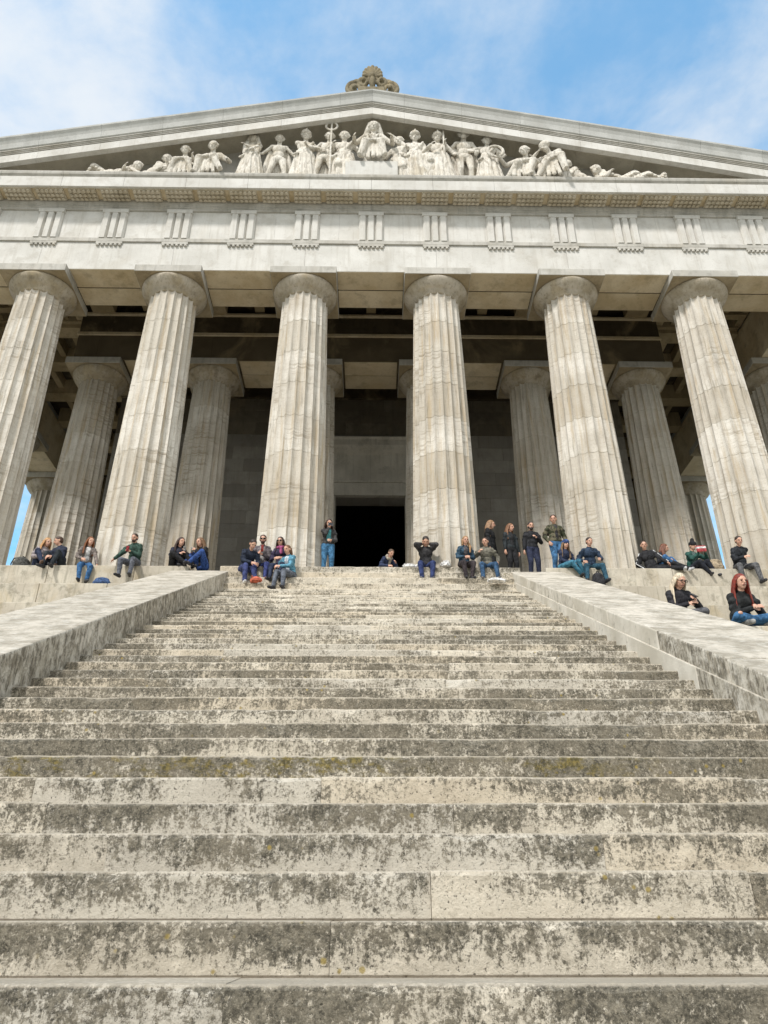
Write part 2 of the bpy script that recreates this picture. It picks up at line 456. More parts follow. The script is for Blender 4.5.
for i in range(n):
    a = -14+i*2; b = a+2
    for q in range(4):
        z0 = 14.24+q*.95; z1 = z0+.95
        top = lambda x: 17.97-.2318*abs(x)
        if min(top(a), top(b)) <= z0 and max(top(a), top(b)) <= z0+.02: continue
        za, zb = max(z0+.01, min(z1, top(a))), max(z0+.01, min(z1, top(b)))
        m.hexa([(a+.003,-.40,z0),(b-.003,-.40,z0),(b-.003,-.1,z0),(a+.003,-.1,z0),(a+.003,-.40,za-.004),(b-.003,-.40,zb-.004),(b-.003,-.1,zb-.004),(a+.003,-.1,za-.004)], rng.random())
m.build('tympanum', WHITE, temple)
SL = .2318
RX = [0, 1.15]+[1.15+2.05*i for i in range(1, 8)]+[16.6]
RX = [-x for x in RX[:0:-1]]+RX
for nm, pr, mt, tn in (
    ('raking_soffit', [(-.2,17.95),(-1.31,17.95),(-1.31,18.04),(-.2,18.04)], stone('raking_soffit_stone', (.72,.67,.56), (.58,.53,.43), (.28,.25,.18), .3, .2, .4, .9, .3, .25), 1),
    ('raking_corona', [(-.6,18.045),(-1.312,18.045),(-1.325,17.55),(-1.51,17.55),(-1.51,17.90),(-1.42,17.91),(-.6,17.91+.2)], WHITE, .5),
    ('raking_moulding', [(-.6,18.05+.07),(-1.43,17.92),(-1.53,17.92),(-1.53,17.965),(-1.555,17.97),(-1.555,18.015),(-1.585,18.02),(-1.585,18.075),(-.6,18.2)], MOULD, 1),
    ('sima', [(-.6,18.205),(-1.59,18.08),(-1.62,18.10),(-1.64,18.20),(-1.66,18.30),(-1.71,18.42),(-1.77,18.50),(-1.78,18.56),(-.6,18.57)], stone('sima_limestone', (.58,.58,.55), (.47,.47,.44), (.27,.27,.25), .3, .2, .4, 1, .05, .2), .8)):
    m = MB(); extr(m, pr, RX, SL, tn); m.build(nm, mt, temple)
m = MB()
for sg in (-1, 1):
    pts = []
    for z in (18.50, 18.585):
        for x, y in ((0, -1.76), (16.75*sg, -1.76), (16.75*sg, 46), (0, 46)): pts.append((x, y, z-SL*abs(x)))
    if sg < 0: pts = [pts[i] for i in (1,0,3,2,5,4,7,6)]
    m.hexa(pts)
m.build('roof', ROOF, temple)

# ---- acroterion on the apex
def acroterion():
    mb = MB(); y = -1.45; z0 = 18.50
    mb.box(-.45, .45, y-.16, y+.16, z0-.12, z0+.22)
    def spiral(cx, cz, r0, turns, sgn, start, rad):
        pts = []; n_ = int(22*turns)
        for i in range(n_+1):
            t = i/n_; a = start+sgn*2*PI*turns*t; r_ = r0*(1-t*.86)
            pts.append((cx+r_*math.cos(a), y-.05, cz+r_*math.sin(a)))
        mb.tube(pts, [rad*(1-.55*i/n_) for i in range(n_+1)], 8)
        mb.capsule((cx, y+.08, cz), (cx, y-.14, cz), .085, .085)
    for s_ in (-1, 1):
        spiral(s_*.66, z0+.20, .30, 1.9, -s_, PI/2, .085)
        spiral(s_*.33, z0+.56, .20, 1.4, s_, -PI/2, .07)
        mb.tube([(s_*.12,y,z0+.1),(s_*.30,y,z0+.30),(s_*.55,y-.02,z0+.52),(s_*.70,y,z0+.52)], [.09,.10,.09,.06])
        mb.tube([(s_*.85,y,z0+.02),(s_*1.05,y,z0-.05),(s_*1.3,y,z0-.13)], [.10,.07,.04])
        mb.ellipsoid((s_*.62, y, z0+.60), (.16,.09,.07), Matrix.Rotation(s_*.4, 3, 'Y'))
        mb.ellipsoid((s_*.22, y-.08, z0+.42), (.07,.10,.17), Matrix.Rotation(-s_*.5, 3, 'Y'))
    for k in range(-4, 5):
        a = k*R(21); L = .42-.02*abs(k)
        mb.capsule((math.sin(a)*.1, y-.02, z0+.80+math.cos(a)*.1), (math.sin(a)*L*.95, y-.05, z0+.80+math.cos(a)*L), .05, .075)
    mb.ellipsoid((0, y-.0, z0+.80), (.26,.07,.30)); mb.ellipsoid((0, y-.10, z0+.45), (.12,.14,.28)); mb.ball((0, y-.14, z0+.72), .12)
    return mb
ac = remeshed('acroterion', acroterion(), ACRO, temple, .018, 1); ac.scale = (1, 1, 1.32); ac.location.z = -18.50*.32+.18

# ---- inner row: architrave, ceiling coffers
m = MB(); ms = MB(); mt = MB()
for i in range(5):
    m.box(IX[i]+.002, IX[i+1]-.002, 3.64, 5.26, ZA+.016, ZT-.06, rng.random())
    soffit(i, 3.685, 0, IX); soffit(i, 4.495, .008, IX)
m.box(IX[0]-.82, IX[0]-.002, 3.64, 5.26, ZA+.016, ZT-.06); m.box(IX[5]+.002, IX[5]+.82, 3.64, 5.26, ZA+.016, ZT-.06)
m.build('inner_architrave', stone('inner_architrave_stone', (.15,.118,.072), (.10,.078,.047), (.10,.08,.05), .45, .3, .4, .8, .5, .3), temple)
mt.box(-11.10, 11.10, 3.57, 5.33, ZT-.058, 11.76); mt.build('inner_taenia', OCHRE, temple, bevel=.01)
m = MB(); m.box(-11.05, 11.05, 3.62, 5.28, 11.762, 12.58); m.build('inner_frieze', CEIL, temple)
mt = MB()
mt.box(-11.1, 11.1, 3.50, 3.66, 12.585, 12.66); mt.box(-14.2, 14.2, .805, .95, 12.585, 12.66)
mt.build('ceiling_moulding', OCHRE, temple)
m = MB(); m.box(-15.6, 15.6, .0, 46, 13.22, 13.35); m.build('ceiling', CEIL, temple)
mb_ = MB()
for x in IX: mb_.box(x-.42, x+.42, .82, 3.60, 12.66, 13.21, rng.random())
for i in range(7):
    xm = (CX[i]+CX[i+1])/2
    mb_.box(xm-.18, xm+.18, .84, 3.58, 12.80, 13.212, rng.random())
for x in IX: mb_.box(x-.3, x+.3, 5.30, 8.55, 12.66, 13.21, rng.random())
# side aisles: cross beams and coffer ribs
for s_ in (-1, 1):
    for k in range(0, 11):
        y = 4.45+k*2.1
        xa, xb = sorted((s_*11.0, s_*14.46)); mb_.box(xa, xb, y-.3, y+.3, 12.45, 13.205, rng.random())
    for xx in (11.9, 12.75, 13.6):
        xa, xb = sorted((s_*(xx-.12), s_*(xx+.12))); mb_.box(xa, xb, .9, 26, 12.75, 13.2, rng.random())
for s_ in (-1, 1):          # coffers of the corner bays
    for k in range(5):
        xa, xb = sorted((s_*11.2, s_*14.45)); y = 1.25+k*.72; mb_.box(xa, xb, y-.14, y+.14, 12.62, 13.207, rng.random())
    for k in range(5):
        xc = s_*(11.3+k*.78); mb_.box(xc-.14, xc+.14, .96, 4.12, 12.70, 13.203, rng.random())
mb_.build('ceiling_beams', stone('ceiling_beam_stone', (.50,.40,.25), (.36,.28,.16), (.14,.11,.06), .4, .3, .6, .9, .5, .3), temple)
# ---- flank entablatures
for s_ in (-1, 1):
    m = MB()
    for k in range(10):
        xa, xb = sorted((s_*14.49, s_*16.11)); m.box(xa, xb, -.026+k*4.25+(.83 if k == 0 else 0), -.03+(k+1)*4.25, ZA+.012, 12.56, rng.random())
    m.build('flank_architrave', OCHRE, temple)
    m = MB(); xa, xb = sorted((s_*14.8, s_*16.08)); m.box(xa, xb, -.02, 45, 12.565, ZC); m.build('flank_frieze', WHITE, temple)
    m = MB(); xa, xb = sorted((s_*14.8, s_*16.5)); m.box(xa, xb, -.29, 45, ZC+.03, 14.2); m.build('flank_cornice', WHITE, temple)
# ---- cella wall with door
def ashlar(mb, x0, x1, y0, y1, z0, z1, hole=None):
    z = z0; i = 0
    while z < z1-.01:
        h = .62; e = min(z+h, z1)
        x = x0; first = True
        while x < x1-.01:
            L = (1.9 if not first else (1.0 if i % 2 else 1.9))*rng.uniform(.9, 1.1); first = False
            xe = min(x+L, x1)
            if x1-xe < .5: xe = x1
            segs = [(x, xe)]
            if hole and z < hole[2]:
                segs = []
                if x < hole[0]: segs.append((x, min(xe, hole[0])))
                if xe > hole[1]: segs.append((max(x, hole[1]), xe))
            for a, b in segs:
                if b-a > .02: mb.box(a+.004, b-.004, y0+rng.uniform(-.004,.004), y1, z+.004, (min(e, hole[2]) if hole and z < hole[2] < e and False else e)-.004, rng.random())
            x = xe
        z = e; i += 1
m = MB(); ashlar(m, -10.95, 10.95, 8.6, 9.3, 0, 10.54, (-1.85, 1.85, 7.44)); m.build('cella_wall', WALL, temple)
m = MB(); ashlar(m, -10.95, 10.95, 8.6, 9.3, 10.544, 12.4); m.build('shaded_wall_band', stone('shade_darkened_wall_stone', (.26,.23,.175), (.18,.155,.115), (.08,.065,.045), .4, .3, .5, .8, .3, .2), temple)  # upper wall's shade put into a darker brown copy of the wall stone
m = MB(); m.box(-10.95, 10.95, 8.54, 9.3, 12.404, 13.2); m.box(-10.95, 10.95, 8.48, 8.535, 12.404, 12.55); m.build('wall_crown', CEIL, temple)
DOORM = stone('door_surround_stone', (.66,.62,.54), (.52,.49,.42), (.18,.17,.14), .35, .3, .4, 1, .15, .2)
m = MB()
m.box(-1.85, -1.43, 8.45, 9.28, 0, 7.45); m.box(1.43, 1.85, 8.45, 9.28, 0, 7.45)
m.box(-1.98, -1.855, 8.40, 8.598, 0, 7.45); m.box(1.855, 1.98, 8.40, 8.598, 0, 7.45)
m.box(-1.98, 1.98, 8.40, 8.62, 7.455, 8.05); m.build('door_frame', DOORM, temple, bevel=.015)
m = MB(); extr(m, [(8.59,8.055),(8.36,8.055),(8.36,8.15),(8.48,8.17),(8.48,9.45),(8.35,9.52),(8.18,9.62),(8.10,9.72),(8.10,9.98),(8.02,10.08),(8.59,10.09)], [-2.1, 0, 2.1]); m.build('door_cornice', DOORM, temple)
m = MB()
for s_ in (-1, 1):
    xa, xb = sorted((s_*10.7, s_*10.95)); ashlar(m, xa, xb, 9.305, 44, 0, 13.2)
m.build('cella_side_wall', WALL, temple)
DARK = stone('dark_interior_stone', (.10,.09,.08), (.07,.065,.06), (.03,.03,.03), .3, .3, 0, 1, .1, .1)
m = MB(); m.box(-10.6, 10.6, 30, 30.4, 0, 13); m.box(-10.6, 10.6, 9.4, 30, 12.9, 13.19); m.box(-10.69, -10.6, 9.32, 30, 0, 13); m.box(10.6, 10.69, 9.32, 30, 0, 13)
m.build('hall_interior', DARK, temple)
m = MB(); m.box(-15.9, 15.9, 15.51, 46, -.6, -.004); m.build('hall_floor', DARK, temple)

# ------------------------------------------------------------------ staircase
Y0, Z0, T, RI = -15.662, -8.299, .396, .21
stairs = tag(empty('staircase', (0, -1, 0)), 'wide flight of weathered grey and cream stone steps climbing to the temple', 'staircase')
def step_obj(yn, zn, depth, rise, dirt, mat=None):
    mb = MB(); x0, x1 = XLi-.30, XRi+.30
    x = x0-rng.uniform(0, 1.3)
    while x < x1:
        e = min(x+rng.uniform(1.3, 3.0), x1)
        if x1-e < .4: e = x1
        a = max(x, x0)
        if e-a > .05:
            n_ = max(2, int((e-a)/.09)); j = rng.uniform(-.008, .008); jz = rng.uniform(-.006, .004)
            rings = []
            chip = 0
            for i in range(n_+1):
                xx = a+.0012+(e-a-.0024)*i/n_
                chip = max(0, chip*.5+(rng.uniform(.004, .026) if rng.random() < .14 else 0))
                end = .004 if i in (0, n_) else 0
                q = lambda s_: rng.uniform(-s_, s_)
                rings.append([(xx, j+q(.002), -rise-.03), (xx, j+q(.003)+end*.5, -.10), (xx, j+q(.003)+end+chip*.5, -.022-chip), (xx, j+.007+q(.002)+end+chip, jz-.006-end-chip*.4), (xx, j+.022+q(.002)+chip, jz-end*.5), (xx, depth+.10, jz), (xx, depth+.10, -rise-.03)])
            mb.loft(rings, min(1, max(0, dirt+rng.uniform(-.24, .24))))
        x = e
    o = mb.build('step', mat or STEP, stairs, (0, yn+1, zn)); return o
NS = 36
for n in range(-12, NS):
    if n < 4: d = .74
    elif n < 10: d = .70
    else: d = .58-.14*(n-10)/26
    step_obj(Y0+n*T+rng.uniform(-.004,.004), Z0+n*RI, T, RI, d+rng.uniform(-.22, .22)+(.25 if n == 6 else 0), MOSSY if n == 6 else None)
for k in range(4):
    step_obj(-1.6+k*.2, -.7125+.2375*k, .2 if k < 3 else .38, .2375, .28+rng.uniform(-.12,.12))

# ------------------------------------------------------------------ parapets
def line(y): return Z0+(y-Y0)*RI/T
def parapet(name, xi, xo, label, tonef):
    root = tag(empty(name, ((xi+xo)/2, -1, 0)), label, 'parapet')
    y = -1.03; mb = MB()
    while y > -20.6:
        L = rng.uniform(1.45, 2.1); ye = max(y-L, -20.6)
        if ye+20.6 < .6: ye = -20.6
        a, b = sorted((xi, xo)); j = rng.uniform(-.012,.006)
        def fl(x, yy):    # the inner face flares outwards a little towards the top
            return x + ((.05 if x > 0 else -.05)*max(0, min(1, (yy+11)/10)) if abs(x) < 4 else 0)
        g_ = .0055
        pts = []
        for dz in (-1.3, .40+j):
            for x, yy in ((a, ye+g_), (b, ye+g_), (b, y-g_), (a, y-g_)): pts.append((fl(x, yy)-root.location.x, yy+1, line(yy)+dz))
        mb.hexa(pts, tonef(y)); y = ye
    mb.build('coping', PARAPET, root, bevel=.022)
    if xi < 0: return root
    # low plinth course running along the steps
    m2 = MB(); y = -1.03
    s_ = 1 if xi > 0 else -1
    while y > -20.5:
        ye = max(y-rng.uniform(1.2, 2.2), -20.5)
        pts = []
        for dz in (-.6, .15):
            xa, xb = sorted((xi+s_*.045, xi-s_*.022))
            for x, yy in ((xa, ye+.003), (xb, ye+.003), (xb, y-.003), (xa, y-.003)): pts.append((x+s_*.05*max(0, min(1, (yy+11)/10))-root.location.x, yy+1, line(yy)+dz))
        m2.hexa(pts, tonef(y)-.12); y = ye
    m2.build('plinth', PARAPET, root, bevel=.008)
    return root
parapet('stone_parapet', XLi, XLo, 'broad sloping stone parapet with dark streaked inner face along the left of the steps', lambda y: rng.uniform(.55, .78))
parapet('stone_parapet', XRi, XRo, 'broad sloping stone parapet with pale inner face where the red haired woman sits', lambda y: rng.uniform(.10, .48) if y > -9.7 else rng.uniform(.55, .80))

# ------------------------------------------------------------------ terraces beside the steps, ground
for s_, lb in ((-1, 'rough stone side terrace below the left end of the colonnade'), (1, 'lichen spotted stone side terrace below the right end of the colonnade')):
    t = tag(empty('side_terrace', (s_*11, -2, -3.77)), lb, 'terrace')
    m = MB()
    for k in range(11):
        z1 = -3.77-k*.66
        for q in range(5):
            y0 = -7.4+q*1.08
            x = 4.97
            while x < 19.9:
                e = min(x+rng.uniform(1.6, 2.6), 20)
                if q == 0 or e > 19.5 or k == 0:
                    xa, xb = sorted((s_*(x+.004), s_*(e-.004))); m.box(xa-s_*11, xb-s_*11, y0+.004+2, y0+1.076+2, z1-.656+3.77, z1+3.77-rng.uniform(0,.008), rng.random())
                x = e
    m.build('wall', KREP, t)
    m = MB()
    for k in range(6):
        for q in range(3):
            xa, xb = sorted((s_*(4.97+q*.9), s_*(5.862+q*.9))); m.box(xa-s_*11, xb-s_*11, -9.34+2, -7.406+2, -4.60-k*.66-.656+3.77, -4.60-k*.66+3.77, rng.random())
    m.build('ledge', KREP, t, bevel=.02)
m = MB()
for s_ in (-1, 1):
    for k in range(15): 
        xa, xb = sorted((s_*4.6, s_*17.4)); course(m, xa, xb, -2.35+rng.uniform(-.01,.01), -1.5, -2.2-(k+1)*.62, -2.2-k*.62-.006)
f = m.build('foundation_wall', KREP, temple)
m = MB(); m.v = [(-900,-900,-10.83),(900,-900,-10.83),(900,900,-10.83),(-900,900,-10.83)]; m.face((0,1,2,3))
tag(m.build('ground', ground_mat()), 'trodden grey gravel ground at the foot of the steps', 'ground', kind='structure')

# ------------------------------------------------------------------ figures
def rotz(a): return Matrix.Rotation(a, 3, 'Z')
def ik(a, b, l1, l2, pole):
    a = Vector(a); b = Vector(b); d = b-a; L = d.length
    if L > (l1+l2)*.998: d = d*((l1+l2)*.998/L); b = a+d; L = d.length
    if L < abs(l1-l2)+.03: d = d.normalized()*(abs(l1-l2)+.03); b = a+d; L = d.length
    u = d.normalized(); p = Vector(pole); p = p-u*p.dot(u)
    if p.length < 1e-4: p = u.orthogonal()
    p.normalize()
    x = (l1*l1-l2*l2+L*L)/(2*L); h = math.sqrt(max(0, l1*l1-x*x))
    return a+u*x+p*h, b

def skeleton(sp):
    """joint positions of a figure facing -Y before its yaw; all in metres for a 1.75 m adult"""
    hp = Vector(sp.get('hp', (0,0,.1)))
    M = Matrix.Rotation(sp.get('lean', 0), 3, 'X') @ Matrix.Rotation(sp.get('roll', 0), 3, 'Y')
    M = rotz(sp.get('twist', 0)) @ M
    J = {'hp': hp, 'M': M}
    J['waist'] = hp+M@Vector((0,0,.17)); M2 = rotz(sp.get('twist',0)) @ Matrix.Rotation(sp.get('lean',0)*1.0+sp.get('slouch',.12), 3, 'X') @ Matrix.Rotation(sp.get('roll',0), 3, 'Y')
    J['M2'] = M2
    J['chest'] = J['waist']+M2@Vector((0,0,.19)); J['neck'] = J['waist']+M2@Vector((0,.01,.335))
    H = rotz(sp.get('twist',0)+sp.get('hyaw',0)) @ Matrix.Rotation(sp.get('hpitch',0)+.24+sp.get('lean',0)*.4, 3, 'X') @ Matrix.Rotation(sp.get('htilt',0), 3, 'Y')
    H = H*1.10
    J['H'] = H; J['head'] = J['neck']+M2@Vector((0,-.01,.07))+H@Vector((0,-.02,.105))
    hipM = rotz(sp.get('twist',0)*.5)
    for s, n in ((1,'L'), (-1,'R')):
        J['sh'+n] = J['waist']+M2@Vector((s*.150,0,.285)); J['hip'+n] = hp+hipM@Vector((s*.088,0,-.01))
        ft = sp['feet'][0 if s > 0 else 1]; pole = sp.get('kpole', (s*.25,-1,.6)) if not callable(sp.get('kpole')) else sp['kpole'](s)
        J['kn'+n], J['an'+n] = ik(J['hip'+n], ft, .43, .42, pole)
        hd = sp['hands'][0 if s > 0 else 1]; ep = sp.get('epole', lambda s: (s*.7,.5,-.6))(s)
        J['el'+n], J['wr'+n] = ik(J['sh'+n], hd, .29, .25, ep)
    return J

def add_head(b, J, nose=1):
    H, c = J['H'], J['head']
    P = lambda x, y, z: c+H@Vector((x,y,z))
    b.ellipsoid(P(0,.012,.022), (.074,.092,.088), H); b.ellipsoid(P(0,-.018,-.03), (.058,.066,.078), H)
    b.ellipsoid(P(0,-.045,-.082), (.032,.030,.026), H)
    b.capsule(P(0,-.086,.008), P(0,-.104,-.022), .010, .014, 8)
    b.capsule(P(-.03,-.072,.026), P(.03,-.072,.026), .014, .014, 8)
    for s in (-1,1): b.ellipsoid(P(s*.076,.012,-.008), (.011,.02,.03), H)
    b.capsule(P(-.018,-.081,-.052), P(.018,-.081,-.052), .009, .009, 8)
    b.capsule(J['neck']+Vector((0,0,-.03)), P(0,.02,-.06), .056, .050)

def add_hand(b, wr, el, s, curl=.6, face=None):
    d = (wr-el).normalized()
    inner = Vector(face) if face else Vector((-s*.8,.2,-.4))
    pn = inner-d*inner.dot(d)
    if pn.length < 1e-3: pn = d.orthogonal()
    pn.normalize(); side = d.cross(pn)*(1 if s > 0 else -1)
    for k in (-.022, 0, .022): b.capsule(wr+side*k*.6, wr+d*.075+side*k, .014, .013, 8)
    for k, L in ((-.033,.060), (-.011,.072), (.011,.076), (.033,.068)):
        p0 = wr+d*.078+side*k; d1 = (d*math.cos(curl*.6)+pn*math.sin(curl*.6)); p1 = p0+d1*L*.55
        d2 = (d*math.cos(curl*1.6)+pn*math.sin(curl*1.6)); p2 = p1+d2*L*.5
        b.capsule(p0, p1, .0092, .0085, 7); b.capsule(p1, p2, .0085, .0072, 7)
    t0 = wr+d*.02+side*.026; t1 = t0+(side*.7+d*.6+pn*.35).normalized()*.042; t2 = t1+(d*.85+pn*.5).normalized()*.034
    b.capsule(t0, t1, .013, .011, 7); b.capsule(t1, t2, .0105, .0085, 7)

def body_mb(J, sp):
    b = MB(); add_head(b, J)
    b.ellipsoid(J['hp'], (.15,.11,.11), J['M']); b.ellipsoid(J['waist'], (.13,.095,.13), J['M'])
    b.ellipsoid(J['chest'], (.145,.105,.16), J['M2'])
    b.capsule(J['shL'], J['shR'], .055, .055)
    for s, n in ((1,'L'), (-1,'R')):
        b.capsule(J['sh'+n], J['el'+n], .046, .038); b.capsule(J['el'+n], J['wr'+n], .038, .027)
        b.capsule(J['hip'+n], J['kn'+n], .088, .058); b.capsule(J['kn'+n], J['an'+n], .056, .037)
        b.capsule(J['an'+n], foot(J, n, sp, .07), .036, .030)
        add_hand(b, J['wr'+n], J['el'+n], s, sp.get('curl', .6))
    return b
def foot(J, n, sp, L):
    d = sp.get('toe', None); d = Vector(d) if d else Vector((.25 if n == 'L' else -.25,-1,-.10))
    return J['an'+n]+d.normalized()*L+Vector((0,0,-.035))

def jacket_mb(J, sp):
    b = MB(); f = sp.get('bulk', 1.0); e = .022*f
    b.ellipsoid(J['hp']+J['M']@Vector((0,0,.06)), (.150+e,.108+e,.115), J['M']); b.ellipsoid(J['waist'], (.138+e,.102+e,.15), J['M'])
    b.ellipsoid(J['chest'], (.152+e,.112+e,.165), J['M2'])
    b.capsule(J['shL'], J['shR'], .056+e*.5, .056+e*.5)
    for n in 'LR':
        w = J['wr'+n]+(J['el'+n]-J['wr'+n])*.10
        b.capsule(J['sh'+n], J['el'+n], .050+e*.6, .043+e*.6); b.capsule(J['el'+n], w, .043+e*.6, .033+e*.4)
    b.capsule(J['neck']+J['M2']@Vector((0,.0,-.03)), J['neck']+J['M2']@Vector((0,.005,.015)), .078+e*.3, .066+e*.3)
    if sp.get('hood'):
        for a in range(-3, 4): 
            q = a*.5; b.ball(J['neck']+J['M2']@Vector((math.sin(q)*.085, math.cos(q)*.075+.01, .0)), .045)
    # a few soft folds
    r_ = random.Random(sp.get('seed', 1))
    for n in 'LR':
        for k in range(3):
            t = r_.uniform(.25,.85); p = J['sh'+n].lerp(J['el'+n], t); q = Vector((r_.uniform(-1,1), r_.uniform(-1,1), r_.uniform(-.4,.4)))
            b.capsule(p-q*.03, p+q*.03, .043+e*.55, .043+e*.55, 8)
    return b
def trousers_mb(J, sp):
    b = MB(); e = .016
    b.ellipsoid(J['hp']+Vector((0,0,-.005)), (.155+e*.5,.115+e*.6,.112), J['M']); b.capsule(J['hp'], J['hp']+J['M']@Vector((0,0,.09)), .112, .105)
    for n in 'LR':
        a = J['an'+n]+(J['kn'+n]-J['an'+n])*.06
        b.capsule(J['hip'+n], J['kn'+n], .092+e, .062+e); b.capsule(J['kn'+n], a, .060+e, .046+e*.6)
        b.ball(J['kn'+n].lerp(J['an'+n], .5)+Vector((0,.01,0)), .056+e*.6)
    return b
def hair_mb(J, sp):
    b = MB(); H, c = J['H'], J['head']; P = lambda x, y, z: c+H@Vector((x,y,z))
    st = sp['hair']
    b.ellipsoid(P(0,.022,.040), (.081,.094,.077), H)
    if st != 'short': b.ellipsoid(P(0,.045,.0), (.082,.078,.10), H)
    else: b.ellipsoid(P(0,.045,.01), (.078,.070,.085), H)
    if st in ('long', 'verylong'):
        L = .30 if st == 'long' else .42
        down = lambda p, q: p+Vector((q[0], q[1], q[2]))
        for x, y, r0 in ((-.076,.02,.027), (.076,.02,.027), (-.05,.070,.038), (.05,.070,.038), (0,.075,.042), (-.080,-.018,.017), (.080,-.018,.017)):
            p0 = P(x,y,.02); p1 = p0+H@Vector((x*.35,.015,-.14)); p2 = p1+Vector(H@Vector((x*.2,-.01 if abs(x) > .07 else .03,0)))+Vector((0,0,-(L-.14)))
            b.tube([p0,p1,p2], [r0,r0*1.1,r0*.65])
    if st == 'pony':
        b.tube([P(0,.10,.05), P(0,.155,.03), P(0,.165,-.08), P(0,.15,-.2)], [.035,.04,.045,.02])
    if st == 'braid':
        for x in (-.075, .07): b.tube([P(x,.03,.0), P(x*1.1,-.01,-.12)], [.035,.03])
        b.tube([P(.08,.02,-.08), P(.11,-.06,-.18), P(.10,-.10,-.32)], [.04,.042,.025])
    return b
def cap_mb(J, sp):
    b = MB(); H, c = J['H'], J['head']; P = lambda x, y, z: c+H@Vector((x,y,z))
    b.ellipsoid(P(0,.012,.055), (.092,.108,.082), H); b.ellipsoid(P(0,.012,.028), (.095,.110,.03), H)
    if sp['cap'] == 'bobble': b.capsule(P(0,.02,.10), P(0,.03,.17), .07, .055); 
    if sp['cap'] == 'brim': b.ellipsoid(P(0,-.10,.03), (.07,.07,.012), H)
    return b

SKIN = (.62,.38,.27)
def person(label, loc, yaw, sp, top, legs, hairc, shoe=(.04,.04,.045), scale=1.0, skin=SKIN, extra=None, group=None):
    J = skeleton(sp)
    b = remeshed('person', body_mb(J, sp), skin_mat(skin), None, .0085, 2)
    jk = remeshed('jacket', jacket_mb(J, sp), cloth(top), b, .013, 3)
    tr = remeshed('trousers', trousers_mb(J, sp), cloth(legs), b, .013, 3)
    for n in 'LR':
        s_ = MB(); t = foot(J, n, sp, .15); h = foot(J, n, sp, -.045)
        s_.capsule(h, t, .044, .036); s_.capsule(J['an'+n], h.lerp(t, .4), .046, .042)
        s_.capsule(h+Vector((0,0,-.012)), t+Vector((0,0,-.008)), .040, .034)
        remeshed('shoe', s_, cloth(shoe, .5), b, .012, 2)
    if sp['hair'] != 'none': remeshed('hair', hair_mb(J, sp), hair_mat(hairc), b, .009, 2)
    if sp.get('cap'): remeshed('hat', cap_mb(J, sp), cloth(sp['capc']), b, .011, 2)
    H, c = J['H'], J['head']; P = lambda x, y, z: c+H@Vector((x,y,z))
    if sp.get('shades'):
        e = MB()
        for s in (-1,1): e.ellipsoid(P(s*.034,-.092,.004), (.030,.012,.022), H)
        e.capsule(P(-.03,-.098,.008), P(.03,-.098,.008), .005, .005, 6)
        for s in (-1,1): e.capsule(P(s*.062,-.085,.008), P(s*.082,.01,.004), .005, .005, 6)
        e.build('sunglasses', cloth((.015,.015,.018), .2), b, smooth=True)
    else:
        for s in (-1,1):
            e = MB(); e.ellipsoid(P(s*.031,-.083,.004), (.013,.007,.008), H); e.build('eye', cloth((.03,.022,.018), .25), b, smooth=True)
    e = MB(); e.ellipsoid(P(0,-.090,-.053), (.022,.006,.007), H); e.build('mouth', cloth((.42,.13,.11), .5), b, smooth=True)
    if sp.get('glasses'):
        e = MB()
        for s in (-1,1):
            pts = [P(s*.034+.027*math.cos(a*PI/6), -.100, .004+.021*math.sin(a*PI/6)) for a in range(13)]
            e.tube(pts, .004, 6)
            e.capsule(P(s*.062,-.095,.008), P(s*.082,.01,.004), .004, .004, 6)
        e.capsule(P(-.008,-.102,.008), P(.008,-.102,.008), .004, .004, 6)
        e.build('glasses', cloth((.02,.02,.022), .3), b, smooth=True)
    if sp.get('beard'):
        e = MB(); e.ellipsoid(P(0,-.045,-.078), (.052,.046,.042), H); e.capsule(P(-.06,-.01,-.03), P(0,-.06,-.085), .022, .03); e.capsule(P(.06,-.01,-.03), P(0,-.06,-.085), .022, .03)
        remeshed('beard', e, hair_mat(hairc), b, .009, 2)
    if sp.get('scarf'):
        e = MB()
        for a in range(12):
            q = a*PI/6; e.ball(J['neck']+J['M2']@Vector((math.sin(q)*.088, math.cos(q)*.085, .02+.012*math.sin(a*2.3))), .042)
        e.capsule(J['neck']+J['M2']@Vector((.03,-.10,0)), J['chest']+J['M2']@Vector((.04,-.135,.0)), .045, .04)
        remeshed('scarf', e, cloth(sp['scarf']), b, .012, 3)
    if sp.get('vest'):
        e = MB(); e.ellipsoid(J['chest']+J['M2']@Vector((0,-.018,0)), (.12,.125,.17), J['M2']); e.ellipsoid(J['waist']+J['M']@Vector((0,-.018,0)), (.11,.118,.16), J['M'])
        remeshed('open_front', e, cloth(sp['vest']), b, .013, 3)
    if sp.get('stripe'):
        e = MB()
        for n in 'LR':
            s = 1 if n == 'L' else -1; u = (J['el'+n]-J['sh'+n]).normalized(); o_ = Vector((s,-.6,.3)); o_ = (o_-u*o_.dot(u)).normalized()*.07
            e.tube([J['sh'+n]+o_, J['el'+n]+o_*.95, J['wr'+n]+o_*.55], .012, 6)
        e.build('stripe', cloth((.75,.75,.75)), b, smooth=True)
    if sp.get('rip'):
        e = MB(); e.ellipsoid(J['kn'+sp['rip']]+Vector((0,-.055,.03)), (.035,.03,.03)); e.build('bare_knee', skin_mat(skin), b, smooth=True)
    b.location = loc; b.rotation_euler.z = yaw; b.scale = (scale,)*3
    tag(b, label, 'person', group)
    Mw = Matrix.Translation(loc) @ Matrix.Rotation(yaw, 4, 'Z') @ Matrix.Scale(scale, 4)
    return {k: Mw@J[k] for k in ('wrL','wrR','head','hp','neck','elL','elR')}, b

